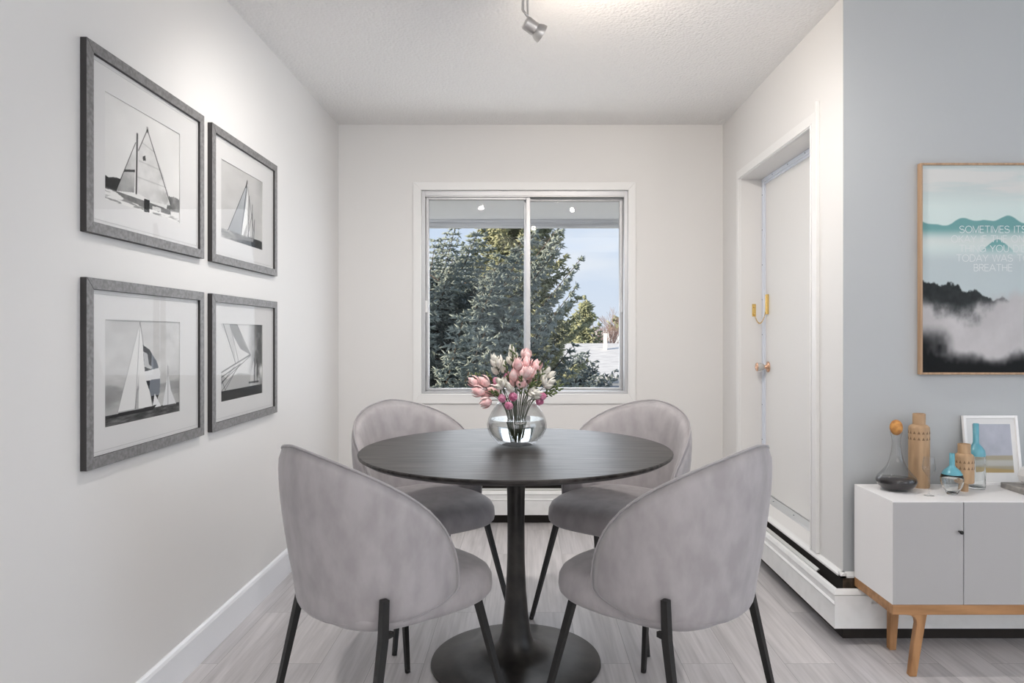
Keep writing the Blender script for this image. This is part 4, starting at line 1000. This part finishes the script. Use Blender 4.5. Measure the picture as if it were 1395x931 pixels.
# ================================================================== OUTSIDE
GZ = -2.9
struct(MB().box(-60, 80, YB+.25, 120, GZ-.2, GZ).build('ground', 'grass'))
so = MB(); so.box(-3, 3, YB+.20, 5.36, 2.035, 2.10); so.box(XL-T, 3, YB+.20, YB+.25, H, H+.3)
struct(so.build('trim_3', 'soffit'), 'pale roof soffit above the window outside')
fa = MB(); fa.box(-3, 3, 5.36, 5.40, 1.972, 2.14); fa.box(-3, 3, 5.352, 5.36, 1.972, 1.990); fa.box(-3, 3, 5.350, 5.36, 2.012, 2.033)
struct(fa.build('trim_4', 'fascia'), 'weathered fascia board of the eave')

def spindle_mesh(name, P0, P1, rad, material, parent):
    n = len(P0); ax_ = P1-P0; L_ = np.linalg.norm(ax_, axis=1, keepdims=True); ax_ = ax_/np.maximum(L_, 1e-6)
    ref = np.where(np.abs(ax_[:, 2:3]) < .9, np.array([[0, 0, 1.]]), np.array([[1., 0, 0]]))
    a = np.cross(ax_, ref); a /= np.linalg.norm(a, axis=1, keepdims=True); b_ = np.cross(ax_, a)
    V = np.zeros((n, 5, 3)); V[:, 0] = P0; V[:, 4] = P1; c = P0+ax_*L_*.45
    for k in range(3): V[:, 1+k] = c+(a*math.cos(2*PI*k/3)+b_*math.sin(2*PI*k/3))*rad[:, None]
    base = (np.arange(n)*5)[:, None]
    F = np.concatenate([base+np.array([[0, 2, 1]]), base+np.array([[0, 3, 2]]), base+np.array([[0, 1, 3]]), base+np.array([[4, 1, 2]]), base+np.array([[4, 2, 3]]), base+np.array([[4, 3, 1]])])
    me = bpy.data.meshes.new(name); me.vertices.add(n*5); me.vertices.foreach_set('co', V.ravel())
    me.loops.add(len(F)*3); me.loops.foreach_set('vertex_index', F.ravel().astype(np.int32))
    me.polygons.add(len(F)); me.polygons.foreach_set('loop_start', (np.arange(len(F))*3).astype(np.int32)); me.update(calc_edges=True); me.validate()
    me.materials.append(M[material]); o = bpy.data.objects.new(name, me); COL.objects.link(o); o.parent = parent; return o
def spruce(loc, height, base_r, seed, material, lab, dz=.17, nb=10, twig=.085, needle=.10, thick=.020, droop=.25, zmin=.0, zmax=1.0, per=4, shape=.85, irregular=.3):
    rs = np.random.RandomState(seed); t = empty('spruce_tree', loc, 0, lab, 'tree', 'spruce trees outside the window')
    MB().tube([(0, 0, 0), (0, 0, height*.5), (0, 0, height)], [height*.016, height*.010, .01], 8).build('trunk', 'bark', t, True)
    P0 = []; P1 = []; br = MB(); z = height*(.04+zmin)
    while z < height*min(.985, zmax):
        f = z/height; L0 = base_r*(1-f)**shape+.05
        for k in range(nb if f < .85 else 6):
            a = rs.rand()*2*PI; L_ = L0*(1-irregular+2*irregular*rs.rand()); zz = z+rs.randn()*dz*.3
            el = .45*f-.10; m = max(3, int(L_/twig))
            pts = []
            for i in range(m+1):
                s = i/m; r_ = L_*s; hz_ = zz+L_*(el*s-droop*4*s*(1-s)*.5+.16*s*s); pts.append(np.array([r_*math.cos(a), r_*math.sin(a), hz_]))
            if L_ > .5: ii = sorted({0, m//4, m//2, 3*m//4, m}); br.tube([tuple(pts[i]-np.array([0, 0, .012])) for i in ii], [(.0085*L_+.002)*(1-.8*i/m) for i in ii], 4, cap=False)
            for i in range(max(1, int(m*.12)), m+1):
                s = i/m; d = pts[i]-pts[i-1]; d /= np.linalg.norm(d); sd = np.array([-d[1], d[0], 0]); sd /= np.linalg.norm(sd)+1e-9
                TL = (.10+.30*L_*(1-s)**.8*.5)*(.7+.6*rs.rand()); TL = min(TL, .42)
                for sg in (-1, 1):
                    td = d*.55+sd*sg*.75+np.array([0, 0, -.30-.2*rs.rand()]); td /= np.linalg.norm(td)
                    nn = max(1, int(TL/(needle*.55)))
                    for q in range(nn):
                        p = pts[i]+td*TL*q/nn
                        for w_ in range(per):
                            e_ = td*.9+rs.randn(3)*.45; e_ /= np.linalg.norm(e_); P0.append(p-e_*needle*.25); P1.append(p+e_*needle*(.7+.5*rs.rand()))
        z += dz*(1.15-f*.6)
    for i in range(14): e_ = np.array([rs.randn()*.2, rs.randn()*.2, 1]); P0.append(np.array([0, 0, height*.985])); P1.append(P0[-1]+e_*needle)
    P0 = np.array(P0); P1 = np.array(P1); rad = thick*(.6+.8*rs.rand(len(P0)))
    spindle_mesh('foliage', P0, P1, rad, material, t)
    if br.v: br.build('branches', 'bark', t)
    print('spruce', lab, len(P0)); return t
def gx(px, y): return (px-718)/951*y
spruce((gx(700, 12.5), 12.5, GZ), 7.7, 1.62, 11, 'needle_green', 'tall olive green spruce filling the middle of the window', dz=.17, nb=12, twig=.075, needle=.10, thick=.017, zmin=.25, shape=.72, per=4)
spruce((gx(560, 8.2), 8.2, GZ), 8.0, 2.3, 12, 'needle_blue', 'near blue green spruce with drooping boughs at the left of the window', dz=.20, nb=10, twig=.06, needle=.075, thick=.012, zmin=.24, zmax=.612, droop=.55, shape=.45, per=5, irregular=.22)
spruce((gx(786, 17.0), 17.0, GZ), 3.40, 1.6, 13, 'needle_dark', 'low dark blue spruce before the pale house', dz=.20, nb=10, needle=.11, thick=.020, zmin=.2, per=4, shape=.45)
spruce((gx(797, 38), 38, GZ), 6.0, 1.8, 14, 'needle_green', 'slim distant spruce rising behind the pale roof', dz=.34, nb=9, twig=.18, needle=.30, thick=.06, per=2, zmin=.2, shape=.9)
spruce((gx(846, 64), 64, GZ), 5.5, 2.6, 15, 'needle_green', 'distant bushy spruce at the right edge of the window', dz=.45, nb=9, twig=.25, needle=.45, thick=.09, per=2, zmin=.3, shape=.6)
spruce((gx(768, 52), 52, GZ), 4.8, 2.6, 16, 'needle_green', 'distant rounded conifer left of the slim distant spruce', dz=.40, nb=9, twig=.22, needle=.4, thick=.08, per=2, zmin=.3, shape=.5)
# bare reddish trees
def bare(loc, height, seed, lab):
    rs = random.Random(seed); t = empty('bare_tree', loc, 0, lab, 'tree'); b = MB(); tw = MB()
    def grow(p, d, L_, r_, lev):
        q = p+d*L_; (b if lev < 2 else tw).tube([p, q], [r_, r_*.7], 4, cap=False)
        if lev > 5: return
        for k in range(3 if lev else 5):
            nd = (d+Vector((rs.uniform(-1, 1), rs.uniform(-1, 1), rs.uniform(-.1, .5)))*.62).normalized(); grow(q if k else p.lerp(q, .7), nd, L_*rs.uniform(.62, .85), r_*.62, lev+1)
    grow(Vector((0, 0, 0)), Vector((0, 0, 1)), height*.28, .12, 0)
    b.build('trunk', 'bark', t); tw.build('twigs', 'twig', t)
bare((gx(822, 46), 46, GZ), 5.6, 3, 'bare reddish deciduous tree behind the pale roof')
# houses
t = empty('house', (gx(846, 27), 27, GZ), 0, 'pale blue house with a frosted shingle roof across the yard', 'house')
hb = empty
X0, X1 = gx(762, 26)-gx(846, 27), 10.0
wz = -.32-GZ
MB().box(X0+.5, X1, -2.4, 4, 0, wz).build('wall', 'siding', t)
rz0, rz1 = -.42-GZ, .78-GZ
m = MB(); m.prism([(-3.0, rz0), (-3.0, rz0+.12), (2.6, rz1), (5.5, rz0+.12), (5.5, rz0), (2.6, rz1-.15)], X0, X1, 'x'); m.build('roof', 'snow_roof', t)
MB().box(gx(824, 28.5)-gx(846, 27)-.07, gx(824, 28.5)-gx(846, 27)+.07, 1.3, 1.44, rz1-.6, rz1+.42).build('chimney_pipe', 'ceramic', t)
wx = gx(833, 24.6)-gx(846, 27)
m = MB(); m.box(wx-.30, wx+.85, -2.46, -2.40, wz-1.05, wz-.25); wf = m.build('window_frame', 'ceramic', t)
MB().box(wx-.22, wx+.77, -2.48, -2.46, wz-.97, wz-.33).build('window_pane', 'houseglass', wf)
t = empty('house', (gx(858, 52), 52, GZ), 0, 'farther grey roofed house just above the nearer roof ridge', 'house')
MB().box(-1.8, 9, 0, 6, 0, 3.4).build('wall', 'siding', t)
MB().prism([(-.6, 3.35), (3, 4.35), (6.6, 3.35)], -2.3, 9.5, 'x').build('roof', 'fascia', t)
# wide ground cover: snow patches are in the lawn material
